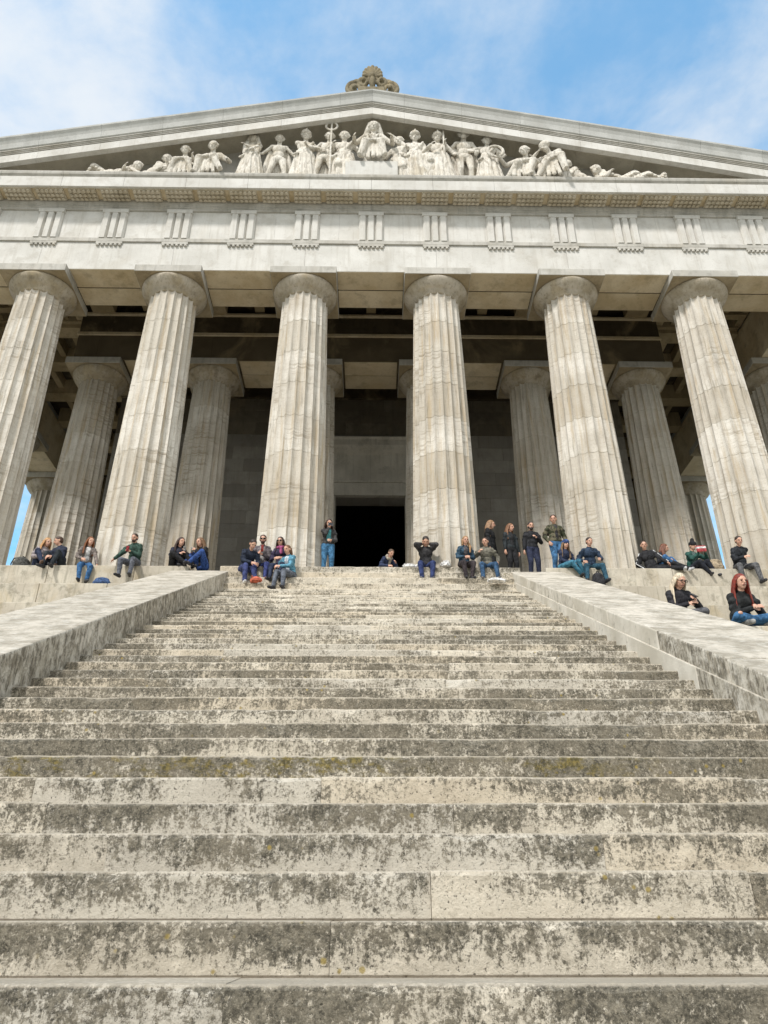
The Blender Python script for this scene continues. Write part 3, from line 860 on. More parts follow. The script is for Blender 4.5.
def sit(dx=.0, feet=((.13,-.50,-.42),(-.13,-.50,-.42)), hands=((.12,-.30,.17),(-.12,-.30,.17)), **k):
    d = dict(hp=(0,0,.105), lean=.10, slouch=.22, feet=feet, hands=hands, hair='short'); d.update(k); return d
def stand(**k):
    d = dict(hp=(0,0,.93), lean=.0, slouch=.05, feet=((.11,-.02,.085),(-.11,.0,.085)), hands=((.24,-.08,.78),(-.24,-.08,.78)), hair='short', kpole=(0,-1,.1)); d.update(k); return d
KU = ((.13,-.50,.085),(-.13,-.46,.085))          # knees drawn up, feet on the same level
SEATED = 'people sitting along the temple edge'
ONST = 'people sitting on the top steps'
STANDG = 'people standing between the columns'
NAVY=(.018,.026,.055); BLACK=(.014,.014,.016); JEAN=(.03,.10,.22); DJEAN=(.018,.03,.075); BROWN=(.10,.045,.02); BLONDE=(.52,.33,.15); DKHAIR=(.03,.018,.012)
W = {}
def pp(key, *a, **k): W[key] = person(*a, **k)[0]

pp('a', 'blond woman in a mauve grey padded jacket, turned to the man in navy', (-8.52,-.62,0), R(45),
   sit(feet=KU, hands=((.12,-.36,.28),(-.10,-.36,.28)), hair='long', bulk=1.6, hood=1, hyaw=R(10)), (.33,.27,.27), DJEAN, (.50,.27,.11), (.20,.10,.05), group=SEATED)
pp('b', 'man in a dark navy hooded jacket, turned to the blond woman in mauve', (-7.98,-.66,0), R(-18),
   sit(feet=((.16,-.46,-.05),(-.12,-.46,-.02)), hands=((.06,-.40,.22),(-.10,-.40,.20)), bulk=1.4, hood=1, hyaw=R(-45)), NAVY, (.02,.028,.035), (.07,.035,.02), group=SEATED)
pp('c', 'woman with long auburn hair, taupe jacket and bright blue jeans', (-7.26,-.80,0), R(22),
   sit(feet=((.10,-.40,-.50),(-.10,-.42,-.50)), hands=((.30,-.30,.02),(-.12,-.30,.16)), hair='verylong', slouch=.3, hyaw=R(20), vest=(.62,.60,.58)), (.24,.19,.16), (.010,.13,.34), (.22,.075,.022), scale=.92, group=SEATED)
pp('d', 'smiling man in a dark green hooded jacket holding a red cup', (-5.98,-.93,0), R(-8),
   sit(feet=((.14,-.42,-.40),(-.16,-.42,-.40)), hands=((-.02,-.24,.34),(-.50,-.30,.05)), hood=1, bulk=1.5, beard=1, hpitch=.05), (.022,.075,.050), (.12,.13,.16), (.06,.032,.02), scale=.95, group=SEATED)
pp('e', 'dark haired woman in a navy black jacket, holding a cup beside the next column', (-4.98,-.66,0), R(28),
   sit(feet=((.34,-.42,.07),(.10,-.48,.07)), hands=((.16,-.26,.46),(-.02,-.34,.36)), hair='verylong', hyaw=R(15)), (.022,.024,.045), BLACK, (.045,.022,.016), group=SEATED)
pp('f', 'woman in a black jacket and vivid blue jeans, facing left with a cup', (-4.27,-.66,0), R(-38),
   sit(feet=((.02,-.48,.08),(-.18,-.48,.08)), hands=((.02,-.32,.48),(-.14,-.30,.44)), hair='long', bulk=1.4), BLACK, (.012,.075,.32), (.20,.11,.055), group=SEATED)
# group on the top steps at the left
pp('g', 'man in a navy jacket and royal blue trousers with his head bent low', (-3.10,-1.08,-.24), R(30),
   sit(feet=((.10,-.52,-.42),(-.14,-.42,-.40)), hands=((.14,-.50,.10),(-.02,-.46,.12)), lean=.35, slouch=.35, hpitch=.35, bulk=1.2, kpole=(-.2,-1,1)), (.014,.024,.05), (.035,.055,.20), (.03,.02,.014), (.75,.74,.72), group=ONST)
pp('h', 'bearded man in sunglasses and a taupe jacket holding a red drink', (-2.74,-.80,0), R(5),
   sit(feet=((.14,-.48,-.45),(-.12,-.52,-.45)), hands=((.02,-.28,.30),(-.06,-.30,.36)), shades=1, beard=1, vest=(.42,.40,.38), bulk=1.2), (.17,.14,.15), (.03,.05,.22), (.06,.03,.02), (.50,.10,.04), group=ONST)
pp('i', 'woman in sunglasses and a magenta scarf sitting behind the child in teal', (-2.20,-.99,-.10), R(-12),
   sit(feet=((.14,-.48,-.45),(-.12,-.52,-.45)), hands=((.10,-.30,.22),(-.10,-.30,.22)), shades=1, scarf=(.42,.05,.20), hair='long', slouch=.3), (.05,.035,.09), DJEAN, (.05,.028,.02), scale=.95, group=ONST)
pp('j', 'ponytailed girl in a white, blue and teal top with grey jeans', (-1.94,-1.26,-.475), R(-28),
   sit(feet=((.12,-.46,-.38),(-.14,-.50,-.36)), hands=((-.06,-.38,.24),(-.22,-.34,.24)), hair='pony', vest=(.55,.60,.66), bulk=1.1, kpole=(0,-1,1)), (.06,.30,.44), (.12,.14,.18), (.18,.085,.04), (.03,.03,.035), scale=.97, group=ONST)
# standing woman against the column, stooping figure by the door
pp('k', 'woman in a dark jacket over a teal top leaning on the column beside the doorway', (-1.08,-.32,0), R(12),
   stand(hands=((.05,-.22,1.02),(-.02,-.17,1.42)), hair='long', vest=(.02,.33,.36), hpitch=.1), (.05,.048,.048), (.012,.16,.34), (.045,.022,.016), scale=.97, group=STANDG)
pp('l', 'person in a navy top stooping in front of the black doorway', (.42,.25,0), R(30),
   stand(lean=.85, slouch=.30, hp=(0,.1,.58), feet=((.12,-.06,.085),(-.12,.05,.085)), hands=((.14,-.52,.62),(-.1,-.46,.50)), hair='short', kpole=(0,-1,.2), scarf=(.50,.42,.30)), (.025,.045,.12), (.03,.06,.16), (.10,.06,.035), scale=.86, group=STANDG)
pp('m', 'person in a charcoal jacket with both hands raised to the head', (1.50,-.78,0), R(0),
   sit(feet=((.12,-.44,-.40),(-.13,-.44,-.40)), hands=((.11,-.20,.66),(-.11,-.20,.66)), hpitch=.45, bulk=1.6, epole=lambda s: (s*.6,-.7,-.35)), (.045,.042,.045), (.022,.045,.17), (.03,.02,.015), (.12,.12,.13), group=ONST)
pp('n', 'woman with a blond plait, petrol blue sleeves and dark skirt-like trousers', (2.48,-.95,0), R(10),
   sit(feet=((.08,-.38,-.44),(-.08,-.38,-.44)), hands=((.06,-.32,.20),(-.06,-.32,.20)), hair='braid', slouch=.35, vest=(.10,.09,.10)), (.022,.075,.13), (.045,.032,.036), (.32,.18,.08), scale=.92, group=ONST)
pp('o', 'man in an olive hooded jacket and blue jeans next to the woman with a plait', (3.07,-.86,0), R(-3),
   sit(feet=((.24,-.44,-.44),(-.16,-.44,-.44)), hands=((.30,-.16,.14),(-.22,-.22,.44)), hood=1, bulk=1.5, hyaw=R(-20)), (.17,.155,.11), (.02,.09,.20), (.05,.028,.018), (.16,.15,.14), scale=.93, group=ONST)
pp('p', 'woman with long light brown hair in a black jacket, standing behind the man in olive', (3.32,-.12,0), R(60),
   stand(hair='verylong', hyaw=R(10), bulk=1.3), BLACK, BLACK, (.30,.17,.085), scale=1.04, group=STANDG)
pp('q', 'woman with long brown hair, black leather jacket and black trousers, standing', (3.86,-.18,0), R(25),
   stand(hair='verylong', hyaw=R(20), vest=(.02,.02,.022)), (.020,.028,.032), BLACK, (.20,.095,.045), scale=.96, group=STANDG)
pp('r', 'close cropped man in black jacket and navy trousers with one hand on his chest', (4.45,-.20,0), R(5),
   stand(hands=((.08,-.22,1.18),(-.26,-.06,.80)), hair='short', bulk=1.3, beard=1), (.020,.021,.026), (.020,.028,.07), (.05,.04,.035), scale=.98, group=STANDG)
pp('s', 'tall man in a camouflage sleeved jacket and blue jeans', (5.05,-.42,0), R(8),
   stand(hands=((.22,-.10,.92),(-.22,-.10,.92)), vest=(.035,.032,.034), bulk=1.4, hyaw=R(-25)), (.10,.088,.06), (.02,.15,.34), (.05,.025,.016), scale=1.04, group=STANDG)
pp('t', 'woman in a blue beanie and navy jacket with turquoise jeans', (5.08,-.80,0), R(18),
   sit(feet=((.42,-.36,-.22),(.28,-.42,-.24)), hands=((.20,-.32,.12),(.06,-.30,.16)), hair='verylong', cap='beanie', capc=(.03,.08,.26), slouch=.35), (.022,.035,.085), (.012,.19,.30), (.22,.14,.08), scale=.90, group=SEATED)
pp('u', 'broad man in a plain navy shirt and teal jeans beside the blue beanie woman', (5.77,-.82,0), R(-2),
   sit(feet=((.26,-.44,-.45),(-.24,-.44,-.45)), hands=((.20,-.32,.20),(-.22,-.22,.18)), bulk=1.2, hyaw=R(12)), (.014,.040,.085), (.008,.085,.14), (.03,.018,.013), scale=.97, group=SEATED)
pp('v', 'man in a black tracksuit with white sleeve stripes, lounging with legs out', (7.45,-.70,0), R(0),
   sit(feet=((.80,-.32,-.02),(.66,-.40,-.04)), hands=((.30,-.28,.16),(-.26,-.10,.06)), lean=-.10, roll=-.28, stripe=1, bulk=1.3, hyaw=R(-15), kpole=(.2,-.3,1)), (.022,.022,.026), (.020,.020,.024), (.055,.03,.02), (.6,.6,.6), group=SEATED)
pp('w', 'woman with straight chestnut hair in a black jacket, looking right', (7.72,-.56,0), R(40),
   sit(feet=((.22,-.48,.09),(.02,-.46,.09)), hands=((-.02,-.34,.30),(-.14,-.32,.30)), hair='verylong', bulk=1.2, hyaw=R(25)), (.020,.022,.030), (.015,.14,.36), (.16,.055,.025), scale=.95, group=SEATED)
pp('x', 'person in a black bobble hat and green jacket holding up a red packet', (8.50,-.66,0), R(12),
   sit(feet=((.42,-.38,-.15),(.22,-.42,-.15)), hands=((.22,-.38,.52),(.02,-.38,.48)), hair='none', cap='bobble', capc=(.012,.012,.014), hyaw=R(10), vest=(.10,.17,.15)), (.010,.10,.075), (.018,.022,.035), DKHAIR, scale=.93, group=SEATED)
pp('y', 'man in a black jacket and grey jeans resting his chin on his hand', (9.70,-.80,0), R(-4),
   sit(feet=((.24,-.44,-.42),(-.20,-.44,-.42)), hands=((-.02,-.20,.60),(-.02,-.38,.24)), bulk=1.4, hood=1, lean=.2), (.018,.022,.028), (.11,.11,.115), (.04,.025,.018), scale=1.03, group=SEATED)
# the two women on the right parapet
pp('z', 'pale blond woman in glasses and a dark jacket, bent over her phone', (5.24,-6.95,-3.77), R(2),
   sit(hp=(0,.02,.12), feet=((-.16,-.34,.10),(.16,-.30,.10)), kpole=lambda s: (s*1,-.35,.12), hands=((.16,-.34,.36),(.04,-.33,.30)), hair='verylong', glasses=1, hpitch=.28, slouch=.30, hyaw=R(14), bulk=1.3), (.026,.024,.030), (.10,.10,.11), (.62,.52,.38))
pp('aa', 'red haired woman sitting cross-legged in ripped bright blue jeans', (5.24,-8.95,-4.60), R(4),
   sit(hp=(0,.02,.12), feet=((-.16,-.34,.10),(.16,-.30,.10)), hands=((.10,-.34,.30),(.02,-.34,.30)), kpole=lambda s: (s*1,-.35,.12), hair='verylong', slouch=.30, lean=.12, bulk=1.2, rip='R', toe=(.2,-.6,-.1), hpitch=-.05), (.018,.020,.020), (.012,.14,.33), (.21,.028,.014), (.30,.29,.26), scale=.93)

# ------------------------------------------------------------------ small belongings
def bag(name, label, cat, loc, size, rgb, rz=0, straps=True, pocket=True):
    w, d, h = size; o = MB()
    o.ellipsoid((0,0,h*.42), (w*.52,d*.52,h*.46)); o.ellipsoid((0,0,h*.2), (w*.55,d*.56,h*.24)); o.ellipsoid((0,0,h*.75), (w*.42,d*.44,h*.26))
    if not straps and not pocket:          # crumpled
        r_ = random.Random(int(w*1000)); 
        for k in range(16): o.ellipsoid((r_.uniform(-.5,.5)*w, r_.uniform(-.5,.5)*d, r_.uniform(.2,.8)*h), (w*.16,d*.06,h*.30), Matrix.Rotation(r_.uniform(-1.2,1.2), 3, 'Y')@Matrix.Rotation(r_.uniform(-1,1), 3, 'Z'))
    b = remeshed(name, o, cloth(rgb), None, min(size)/18, 1); b.location = loc; b.rotation_euler.z = rz
    if pocket:
        q = MB(); q.ellipsoid((0,-d*.44,h*.30), (w*.36,d*.22,h*.24)); q.build('pocket', cloth(tuple(x*.8 for x in rgb)), b, smooth=True)
    if straps:
        for s in (-1,1):
            q = MB(); q.tube([(s*w*.2,d*.2,h*.95),(s*w*.26,d*.52,h*.9),(s*w*.32,d*.6,h*.5),(s*w*.34,d*.45,h*.12)], .016, 6); q.build('strap', cloth(tuple(x*.6 for x in rgb)), b, smooth=True)
        q = MB(); q.tube([(-w*.1,0,h*.98),(-w*.06,0,h*1.08),(w*.06,0,h*1.08),(w*.1,0,h*.98)], .012, 6); q.build('handle', cloth(tuple(x*.6 for x in rgb)), b, smooth=True)
    tag(b, label, cat); return b
bag('backpack', 'grey olive backpack on the floor behind the woman in mauve', 'backpack', (-9.02,-.50,0), (.55,.34,.42), (.10,.10,.085), R(70))
bag('shoulder_bag', 'soft blue bag on the ledge between the auburn woman and the man in green', 'bag', (-6.60,-1.22,-.70), (.44,.24,.26), (.035,.10,.26), 0, False)
bag('backpack', 'black backpack between the feet of the man in teal jeans', 'backpack', (5.80,-1.22,-.70), (.34,.24,.46), (.03,.03,.035))
bag('tote_bag', 'round straw coloured bag beside the man in grey jeans', 'bag', (9.12,-.62,0), (.46,.34,.42), (.42,.31,.17), 0, False)
bag('carrier_bag', 'small orange bag by the white shoes on the top steps', 'bag', (-2.72,-1.62,-.7125), (.26,.2,.14), (.72,.12,.03), 0, False, False)
bag('carrier_bag', 'crumpled white bag beside the person with raised hands', 'bag', (1.10,-.86,0), (.36,.24,.13), (.72,.70,.66), .4, False, False)
bag('carrier_bag', 'crumpled white bag at the feet of the man in olive', 'bag', (3.16,-1.70,-.7125), (.42,.20,.10), (.74,.72,.68), .3, False, False)
bag('carrier_bag', 'small white bag by the plaited woman, next to the column foot', 'bag', (2.02,-.94,0), (.26,.22,.20), (.70,.68,.64), 1., False, False)
bag('fur_jacket', 'white fleece bundle behind the phone woman', 'jacket', (4.99,-6.55,-3.77), (.30,.3,.55), (.62,.60,.56), .2, False, False)

def cup(label, p, rgb, h=.12):
    o = MB(); o.lathe([(.001,0),(.030,0),(.039,h-.008),(.042,h-.006),(.042,h),(.036,h),(.033,h-.01),(.001,h-.012)], 18)
    b = o.build('cup', cloth(rgb, .4), None, p, smooth=True); tag(b, label, 'cup')
def hand(key, n='L', f=.09):
    w = W[key]['wr'+n]; e = W[key]['el'+n]; return w+(w-e).normalized()*f
cup('red cup in the hand of the man in green', hand('d','L')+Vector((0,-.02,-.05)), (.62,.03,.05), .13)
cup('red drink cup in the hands of the bearded man', hand('h','R')+Vector((.01,-.02,-.06)), (.60,.05,.04), .16)
cup('white cup held by the woman in navy black', hand('e','L')+Vector((0,-.02,-.05)), (.66,.64,.60))
cup('white cup held by the woman in vivid blue jeans', hand('f','R')+Vector((0,-.02,-.05)), (.62,.58,.52))
def slab(name, label, cat, p, size, rgb, rot, screen=None):
    o = MB(); a, b_, c = (s/2 for s in size); o.box(-a,a,-b_,b_,-c,c)
    b = o.build(name, cloth(rgb, .35), None, p, bevel=min(size)*.35); b.rotation_euler = rot; tag(b, label, cat)
    if screen:
        q = MB(); q.box(-a*.88,a*.88,-b_-.0015,-b_-.0005,-c*.9,c*.9); q.build('screen', cloth(screen, .15), b)
    return b
slab('phone', 'dark phone in the hand of the pale blond woman', 'phone', hand('z','L',.10)+Vector((0,-.01,.03)), (.075,.011,.15), (.015,.015,.018), (R(-50),0,R(20)), (.03,.03,.04))
slab('camera', 'small silver camera held to the face of the woman by the doorway', 'camera', hand('k','R',.08)+Vector((.02,-.03,.02)), (.13,.06,.085), (.32,.33,.34), (0,0,R(10)), (.05,.05,.06))
pk = slab('packet', 'red packet with white band held up by the person in the bobble hat', 'packet', hand('x','L',.09)+Vector((-.09,-.03,.0)), (.27,.05,.17), (.60,.03,.04), (0,R(-8),R(8)))
q = MB(); q.box(-.136,.136,-.027,.027,.0,.05); q.build('band', cloth((.75,.73,.70), .4), pk)

# ------------------------------------------------------------------ pediment sculpture
LZ = 14.236
def robe(b, cx, cy, z0, z1, r0, r1, ph, n=11, amp=.13, tilt=0):
    rings = []
    for i in range(7):
        t = i/6; z = z0+(z1-z0)*t; r_ = r0+(r1-r0)*t
        ring = []
        for k in range(66):
            a = 2*PI*k/66; f = 1+amp*(1-t*.6)*math.sin(n*a+ph+1.2*math.sin(2*a+ph)+t*.8)
            ring.append((cx+r_*1.08*f*math.cos(a)+tilt*t, cy+r_*.85*f*math.sin(a), z))
        rings.append(ring)
    b.loft(rings)
def statue_mb(sp, kind, seed):
    J = skeleton(sp); r_ = random.Random(seed); b = MB(); ph = r_.uniform(0, 6)
    bare = sp.get('bare')
    if bare:
        b = body_mb(J, dict(sp, curl=.5))
    else:
        add_head(b, J); b.ellipsoid(J['chest'], (.17,.12,.17), J['M2']); b.ellipsoid(J['waist'], (.16,.125,.17), J['M']); b.ellipsoid(J['hp'], (.18,.15,.14), J['M'])
        b.capsule(J['shL'], J['shR'], .068, .068)
        for s, n in ((1,'L'),(-1,'R')):
            b.capsule(J['sh'+n], J['el'+n], .066, .056); b.capsule(J['el'+n], J['wr'+n], .052, .034); add_hand(b, J['wr'+n], J['el'+n], s, .5)
            b.capsule(J['hip'+n], J['kn'+n], .105, .080); b.capsule(J['kn'+n], J['an'+n], .075, .055); b.capsule(J['an'+n], foot(J, n, sp, .1), .045, .035)
    # hair mass with a knot or helmet
    H, c = J['H'], J['head']; P = lambda x, y, z: c+H@Vector((x,y,z))
    b.ellipsoid(P(0,.025,.05), (.095,.105,.085), H)
    for k in range(9):
        a = k*.75; b.ball(P(.085*math.cos(a), .02+.06*math.sin(a), .03+.03*math.sin(k*2.)), .03)
    if sp.get('helm'): b.ellipsoid(P(0,.03,.12), (.03,.13,.10), H); b.ellipsoid(P(0,.0,.075), (.10,.12,.08), H)
    if sp.get('veil'):
        for s in (-1,1): b.tube([P(s*.07,.03,.08), P(s*.10,.04,-.05), J['sh'+('L' if s > 0 else 'R')]+Vector((0,.03,.03))], [.05,.055,.06])
        b.ellipsoid(P(0,.05,.06), (.11,.10,.10), H)
    if kind == 'robed':
        robe(b, J['hp'].x, J['hp'].y, .0, J['hp'].z+.15, .30, .17, ph, 10, .16)
        for k in range(5):      # sash and hanging cloth over the body
            t = k/4; p = J['shL'].lerp(J['waist'], t)+Vector((0,-.10,0)); q = J['waist'].lerp(J['hp']+Vector((-.18,-.10,-.1)), t)
            b.capsule(p, q+Vector((-.04,-.06,0)), .028, .03, 8)
        for k in range(5):
            a = -.9+k*.45; b.capsule((J['hp'].x+.20*math.sin(a), J['hp'].y-.16*math.cos(a), J['hp'].z-.02), (J['hp'].x+.30*math.sin(a+.1), J['hp'].y-.24*math.cos(a), .04), .028, .038, 8)
    if kind == 'cloak' or sp.get('cloak'):
        for k in range(7):
            x = -.30+k*.10; b.capsule((x*.55+J['neck'].x, .10, J['neck'].z-.04), (x*1.15+J['hp'].x, .16+.03*math.sin(k*2), max(.05, sp.get('cl', .15))), .05, .07, 8)
    if kind == 'seated':
        for k in range(5):      # cloth hanging from the knees
            x = -.16+k*.08; kz = (J['knL'].z+J['knR'].z)/2; ky = min(J['knL'].y, J['knR'].y)
            b.capsule((x*.9, ky+.06, kz+.02-.05*abs(x)), (x*1.2, ky+.05+.03*math.sin(k*1.9), .05), .034, .042, 8)
        for k in range(5):
            t = k/4; b.capsule(J['hp'].lerp(J['knL'], t)+Vector((0,0,.05)), J['hp'].lerp(J['knR'], t)+Vector((0,0,.03)), .042, .042, 8)
        b.ellipsoid((J['hp'].x, J['hp'].y+.05, J['hp'].z*.5), (.22,.20,J['hp'].z*.55))
        for k in range(4):
            p = J['shR'].lerp(J['shL'], .2+k*.2)+Vector((0,-.11,-.05)); b.capsule(p, J['hp']+Vector((.14-.09*k,-.15,.08)), .025, .03, 8)
    if kind == 'lying':
        for n in 'LR':
            for k in range(5):
                t = .1+k*.2; p = J['hip'+n].lerp(J['kn'+n], t); q = J['kn'+n].lerp(J['an'+n], t)
                for u in (p, q): b.capsule(u+Vector((0,-.10,-.06)), u+Vector((.05*math.sin(k+ph),.02,.09)), .034, .04, 8)
        b.ellipsoid((J['hp'].x, J['hp'].y, J['hp'].z*.6), (.30,.18,.16))
    if sp.get('staff'):
        x, y, z = sp['staff']; b.capsule((x,y,0), (x,y,z), .022, .02)
        if sp.get('ring'):
            pts = [(x+.11*math.cos(a*PI/8), y, z+.12+.13*math.sin(a*PI/8)) for a in range(17)]; b.tube(pts, .024); b.capsule((x,y,z), (x,y,z+.24), .02, .02)
        else: b.ellipsoid((x,y,z+.09), (.035,.025,.11))
    if sp.get('wreath'):
        x, y, z = sp['wreath']; b.tube([(x+.15*math.cos(a*PI/8), y, z+.17*math.sin(a*PI/8)) for a in range(17)], .032)
        b.capsule((x+.02,y,z-.16), J['wrR'], .03, .03)
    if sp.get('shield'):
        x, y, z = sp['shield']; b.ellipsoid((x,y,z), (.26,.06,.34)); b.ball((x,y-.06,z), .07)
    return b
def statue(label, x, h_top, sp, kind, yaw=0, s=1.62, y=-1.06, z=LZ, seed=1, group='marble figures of the pediment', cat='statue'):
    o = remeshed('statue', statue_mb(sp, kind, seed), STATUE, None, .0115, 1)
    zmax = max(v.co.z for v in o.data.vertices); zmin = min(v.co.z for v in o.data.vertices)
    if h_top: s = (h_top-z)/(zmax-zmin)
    o.scale = (s*1.13, s*.86, s); o.location = (x, y, z-zmin*s); o.rotation_euler.z = yaw
    tag(o, label, cat, group); return o
ST = lambda **k: stand(**dict(dict(hands=((.30,-.10,.95),(-.28,-.14,1.0))), **k))
SE = lambda **k: sit(**dict(dict(hp=(0,.05,.52), feet=((.14,-.40,.07),(-.16,-.34,.07)), hands=((.22,-.30,.66),(-.20,-.28,.70)), kpole=(0,-1,.6)), **k))
def LY(sg, **k):   # lying along x with the head towards the centre (sg = +1: head to the right)
    d = dict(hp=(0,0,.18), lean=0, roll=sg*.95, slouch=.05, feet=((-sg*.80,-.06,.10),(-sg*.74,.06,.12)), hands=((sg*.50,-.22,.10),(sg*.30,-.20,.30)), kpole=(0,-.2,1), hair='short', htilt=-sg*.2); d.update(k); return d
HT = -.05
statue('reclining draped figure at the left corner, lying lowest of all', -8.95, 15.28, LY(1, roll=1.25, feet=((-.80,-.06,.10),(-.55,.06,.10))), 'lying', seed=1)
statue('reclining figure propped on one arm, second from the left corner', -7.70, 15.64, LY(1, roll=.70), 'lying', seed=2)
statue('seated figure at the left, low on the ledge with knees apart', -6.50, 15.98, SE(hp=(0,.05,.36), feet=((.25,-.32,.07),(-.25,-.30,.07)), bare=1, hands=((.26,-.25,.42),(-.26,-.25,.45))), 'seated', seed=3)
statue('seated draped figure holding an animal at its side', -5.62, 16.20, SE(hp=(0,.05,.42), feet=((.34,-.32,.07),(-.16,-.34,.07)), hands=((.42,-.22,.50),(-.28,-.28,.66)), roll=.1), 'seated', yaw=R(-10), seed=4)
statue('heavily robed figure standing with arms folded', -4.22, 16.84, ST(hands=((-.08,-.22,1.18),(.05,-.22,1.10)), veil=1), 'robed', seed=5)
statue('striding bare figure with a cloak spread behind', -3.28, 16.76, ST(bare=1, hands=((.45,-.02,.95),(-.50,-.05,1.05)), cloak=1, feet=((.20,-.05,.085),(-.22,.02,.085)), cl=.35), 'cloak', yaw=R(5), seed=6)
statue('robed crowned figure reaching out towards the leaning youth', -2.36, 17.10, ST(hands=((.52,-.15,1.15),(.42,-.25,1.05)), helm=1), 'robed', yaw=R(10), seed=7)
statue('bare youth leaning sideways with one leg bent', -1.66, 16.94, ST(bare=1, roll=.16, hands=((.38,-.10,.90),(-.36,-.18,1.20)), feet=((.24,-.05,.085),(-.20,.02,.085)), cloak=1), 'cloak', seed=8)
statue('cloaked figure with ring topped staff beside the throne', -.98, None, ST(hands=((.30,-.12,1.02),(-.24,-.15,1.15)), staff=(-.25,-.18,1.62), ring=1, hair='short', hp=(0,0,.84)), 'robed', seed=9)
th = MB(); th.box(-.90, .90, -1.46, -.62, LZ, 15.05); th.build('throne_plinth', WHITE, temple, bevel=.02)
statue('large veiled seated woman on a plinth at the very centre', .06, 17.44, SE(veil=1, hp=(0,.05,.55), hands=((.34,-.28,.72),(-.36,-.26,.74)), feet=((.20,-.36,.07),(-.24,-.34,.07))), 'seated', z=15.055, seed=10)
statue('figure lifting one arm straight up next to the throne', .98, 17.02, ST(hands=((-.30,-.15,1.98),(-.28,-.2,1.0)), hp=(0,.02,.84), feet=((.1,0,.085),(-.1,0,.085))), 'robed', yaw=R(-15), seed=11, s=1.5)
statue('helmeted figure standing with a round shield', 1.54, 17.12, ST(helm=1, shield=(.28,-.12,.70), hands=((.28,-.12,.85),(-.28,-.15,.95)), cloak=1), 'robed', seed=12)
statue('robed figure with swinging skirt right of the helmeted one', 2.40, 17.08, ST(helm=1, hands=((.34,-.12,1.0),(-.20,-.24,1.18)), roll=-.06), 'robed', seed=13)
statue('bare warrior gripping an upright spear', 3.28, None, ST(bare=1, staff=(-.40,-.14,1.74), hands=((.22,-.16,.92),(-.38,-.13,1.25)), cloak=1), 'cloak', seed=14)
statue('robed figure with hand on hip right of the spear bearer', 4.10, 16.79, ST(hands=((.22,-.05,.98),(-.30,-.20,1.10)), epole=lambda s: (s,.2,0)), 'robed', seed=15)
statue('kneeling figure holding up a wreath', 5.20, None, SE(hp=(.12,.05,.36), wreath=(-.48,-.22,.92), hands=((.24,-.28,.62),(-.42,-.24,.70)), feet=((.10,-.34,.07),(-.30,-.20,.07)), hyaw=R(-30)), 'seated', seed=16)
statue('bent seated figure resting chin on hand', 6.24, 16.22, SE(hp=(.15,.05,.42), lean=.3, hands=((.0,-.30,.62),(-.16,-.30,.88)), hyaw=R(-30), hpitch=.3, roll=-.2, feet=((.30,-.34,.07),(-.20,-.38,.07))), 'seated', yaw=R(-25), seed=17)
statue('reclining figure with raised head at the right', 7.45, 15.60, LY(-1, roll=-.75), 'lying', seed=18)
statue('reclining figure buried in drapery near the right corner', 8.75, 15.36, LY(-1, roll=-1.2, feet=((.80,-.06,.10),(.58,.06,.22))), 'lying', seed=19)
statue('small crouched figure filling the right corner', 9.75, 14.98, LY(-1, roll=-1.35, feet=((.35,-.06,.10),(.3,.06,.10))), 'lying', seed=20)

sh = MB(); sh.ellipsoid((0,0,0), (.42,.07,.30)); sh.ball((0,-.06,0), .09)
sh.tube([(.40*math.cos(k*PI/12), -.02, .285*math.sin(k*PI/12)) for k in range(25)], .03)
so_ = sh.build('shield', stone('verdigris_bronze', (.10,.22,.17), (.06,.13,.10), (.03,.05,.04), .4, .3, 0, 2, 0, .2), None, (-7.02,-.98,14.62), smooth=True); so_.rotation_euler = (R(-12), R(-28), 0)
tag(so_, 'green bronze shield leaning between two pediment figures at the left', 'shield')

# ------------------------------------------------------------------ sky, sun
EL, AZ = R(49), R(213)          # sun high over the viewer's left shoulder
world = bpy.data.worlds.new('World'); sc.world = world; world.use_nodes = True
nt = world.node_tree; nt.nodes.clear()
class WG(G):
    def __init__(s, t): s.t = t; s.n = t.nodes; s.l = t.links
g = WG(nt)
sky = nt.nodes.new('ShaderNodeTexSky'); sky.sky_type = 'NISHITA'; sky.sun_disc = False
sky.sun_elevation = EL; sky.sun_rotation = AZ; sky.altitude = 300; sky.air_density = 1.0; sky.dust_density = .6; sky.ozone_density = 1.6
tc = nt.nodes.new('ShaderNodeTexCoord'); d = tc.outputs['Generated']
x, y, z = g.xyz(d)
zz = g.math('MAXIMUM', z, .06)
cv = nt.nodes.new('ShaderNodeCombineXYZ')
for i, q in enumerate((x, y)): nt.links.new(g.math('DIVIDE', q, g.add(zz, .12)), cv.inputs[i])
cv.inputs[2].default_value = 62.1
P_ = cv.outputs[0]
n1 = g.noise(g.sc(P_, 1.0, 1.1, 1), 1.6, 7, .56, .15)
n2 = g.noise(g.sc(P_, 1, 1, 1), 5.0, 8, .60, .25)
cl = g.step(g.add(g.mul(n1, .60), g.mul(n2, .40)), .39, .66)
cl = g.math('MULTIPLY_ADD', cl, .66, .15)
veil = g.step(y, .05, -.45, 0, .95)
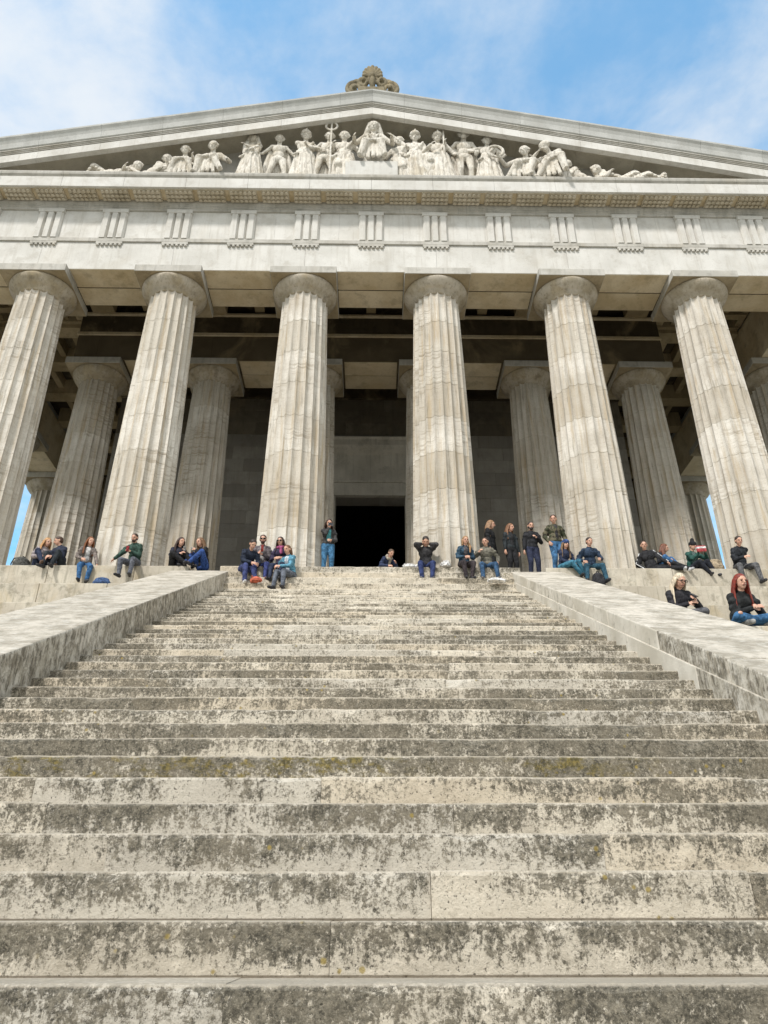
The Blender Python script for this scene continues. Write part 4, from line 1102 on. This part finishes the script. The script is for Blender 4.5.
cl = g.math('MAXIMUM', cl, g.math('MAXIMUM', veil, g.step(g.math('ABSOLUTE', x), .50, .80, 0, .85)))      # unseen bright cloud added behind and beside the viewer, as neutral fill light
skyc = g.mix(1.0, sky.outputs[0], (.92, 2.65, 2.85), 'MULTIPLY')
cloudc = g.mix(veil, (8.0, 8.0, 7.9, 1), (10.0, 9.9, 9.7, 1))
bg = nt.nodes.new('ShaderNodeBackground'); bg.inputs['Strength'].default_value = .115
nt.links.new(g.mix(cl, skyc, cloudc), bg.inputs['Color'])
ow = nt.nodes.new('ShaderNodeOutputWorld'); nt.links.new(bg.outputs[0], ow.inputs[0])
sun = bpy.data.lights.new('sun', 'SUN'); sun.energy = 3.1; sun.angle = R(6); sun.color = (1, .955, .915)
so = bpy.data.objects.new('sun', sun); col.objects.link(so)
sd = Vector((math.sin(AZ)*math.cos(EL), math.cos(AZ)*math.cos(EL), math.sin(EL)))
so.rotation_euler = (-sd).to_track_quat('-Z', 'Y').to_euler(); so.location = sd*60

# ------------------------------------------------------------------ camera
th_, yw, rl = .496, .0152, -.0012
F = Vector((math.sin(yw)*math.cos(th_), math.cos(yw)*math.cos(th_), math.sin(th_)))
Rv = Vector((math.cos(yw), -math.sin(yw), 0)); U = Rv.cross(F)
R2 = Rv*math.cos(rl)+U*math.sin(rl); U2 = -Rv*math.sin(rl)+U*math.cos(rl)
cam = bpy.data.cameras.new('camera'); co = bpy.data.objects.new('camera', cam); col.objects.link(co)
co.matrix_world = Matrix(((R2.x,U2.x,-F.x,.145),(R2.y,U2.y,-F.y,-18.944),(R2.z,U2.z,-F.z,-8.122),(0,0,0,1)))
cam.sensor_fit = 'VERTICAL'; cam.sensor_height = 36; cam.lens = 36*769/1024; cam.clip_end = 3000; cam.clip_start = .05
sc.camera = co

vs = sc.view_settings; vs.view_transform = 'Standard'; vs.look = 'None'; vs.exposure = .11; vs.gamma = 1; vs.use_curve_mapping = False
sc.cycles.use_denoising = True; sc.cycles.max_bounces = 8; sc.cycles.diffuse_bounces = 4
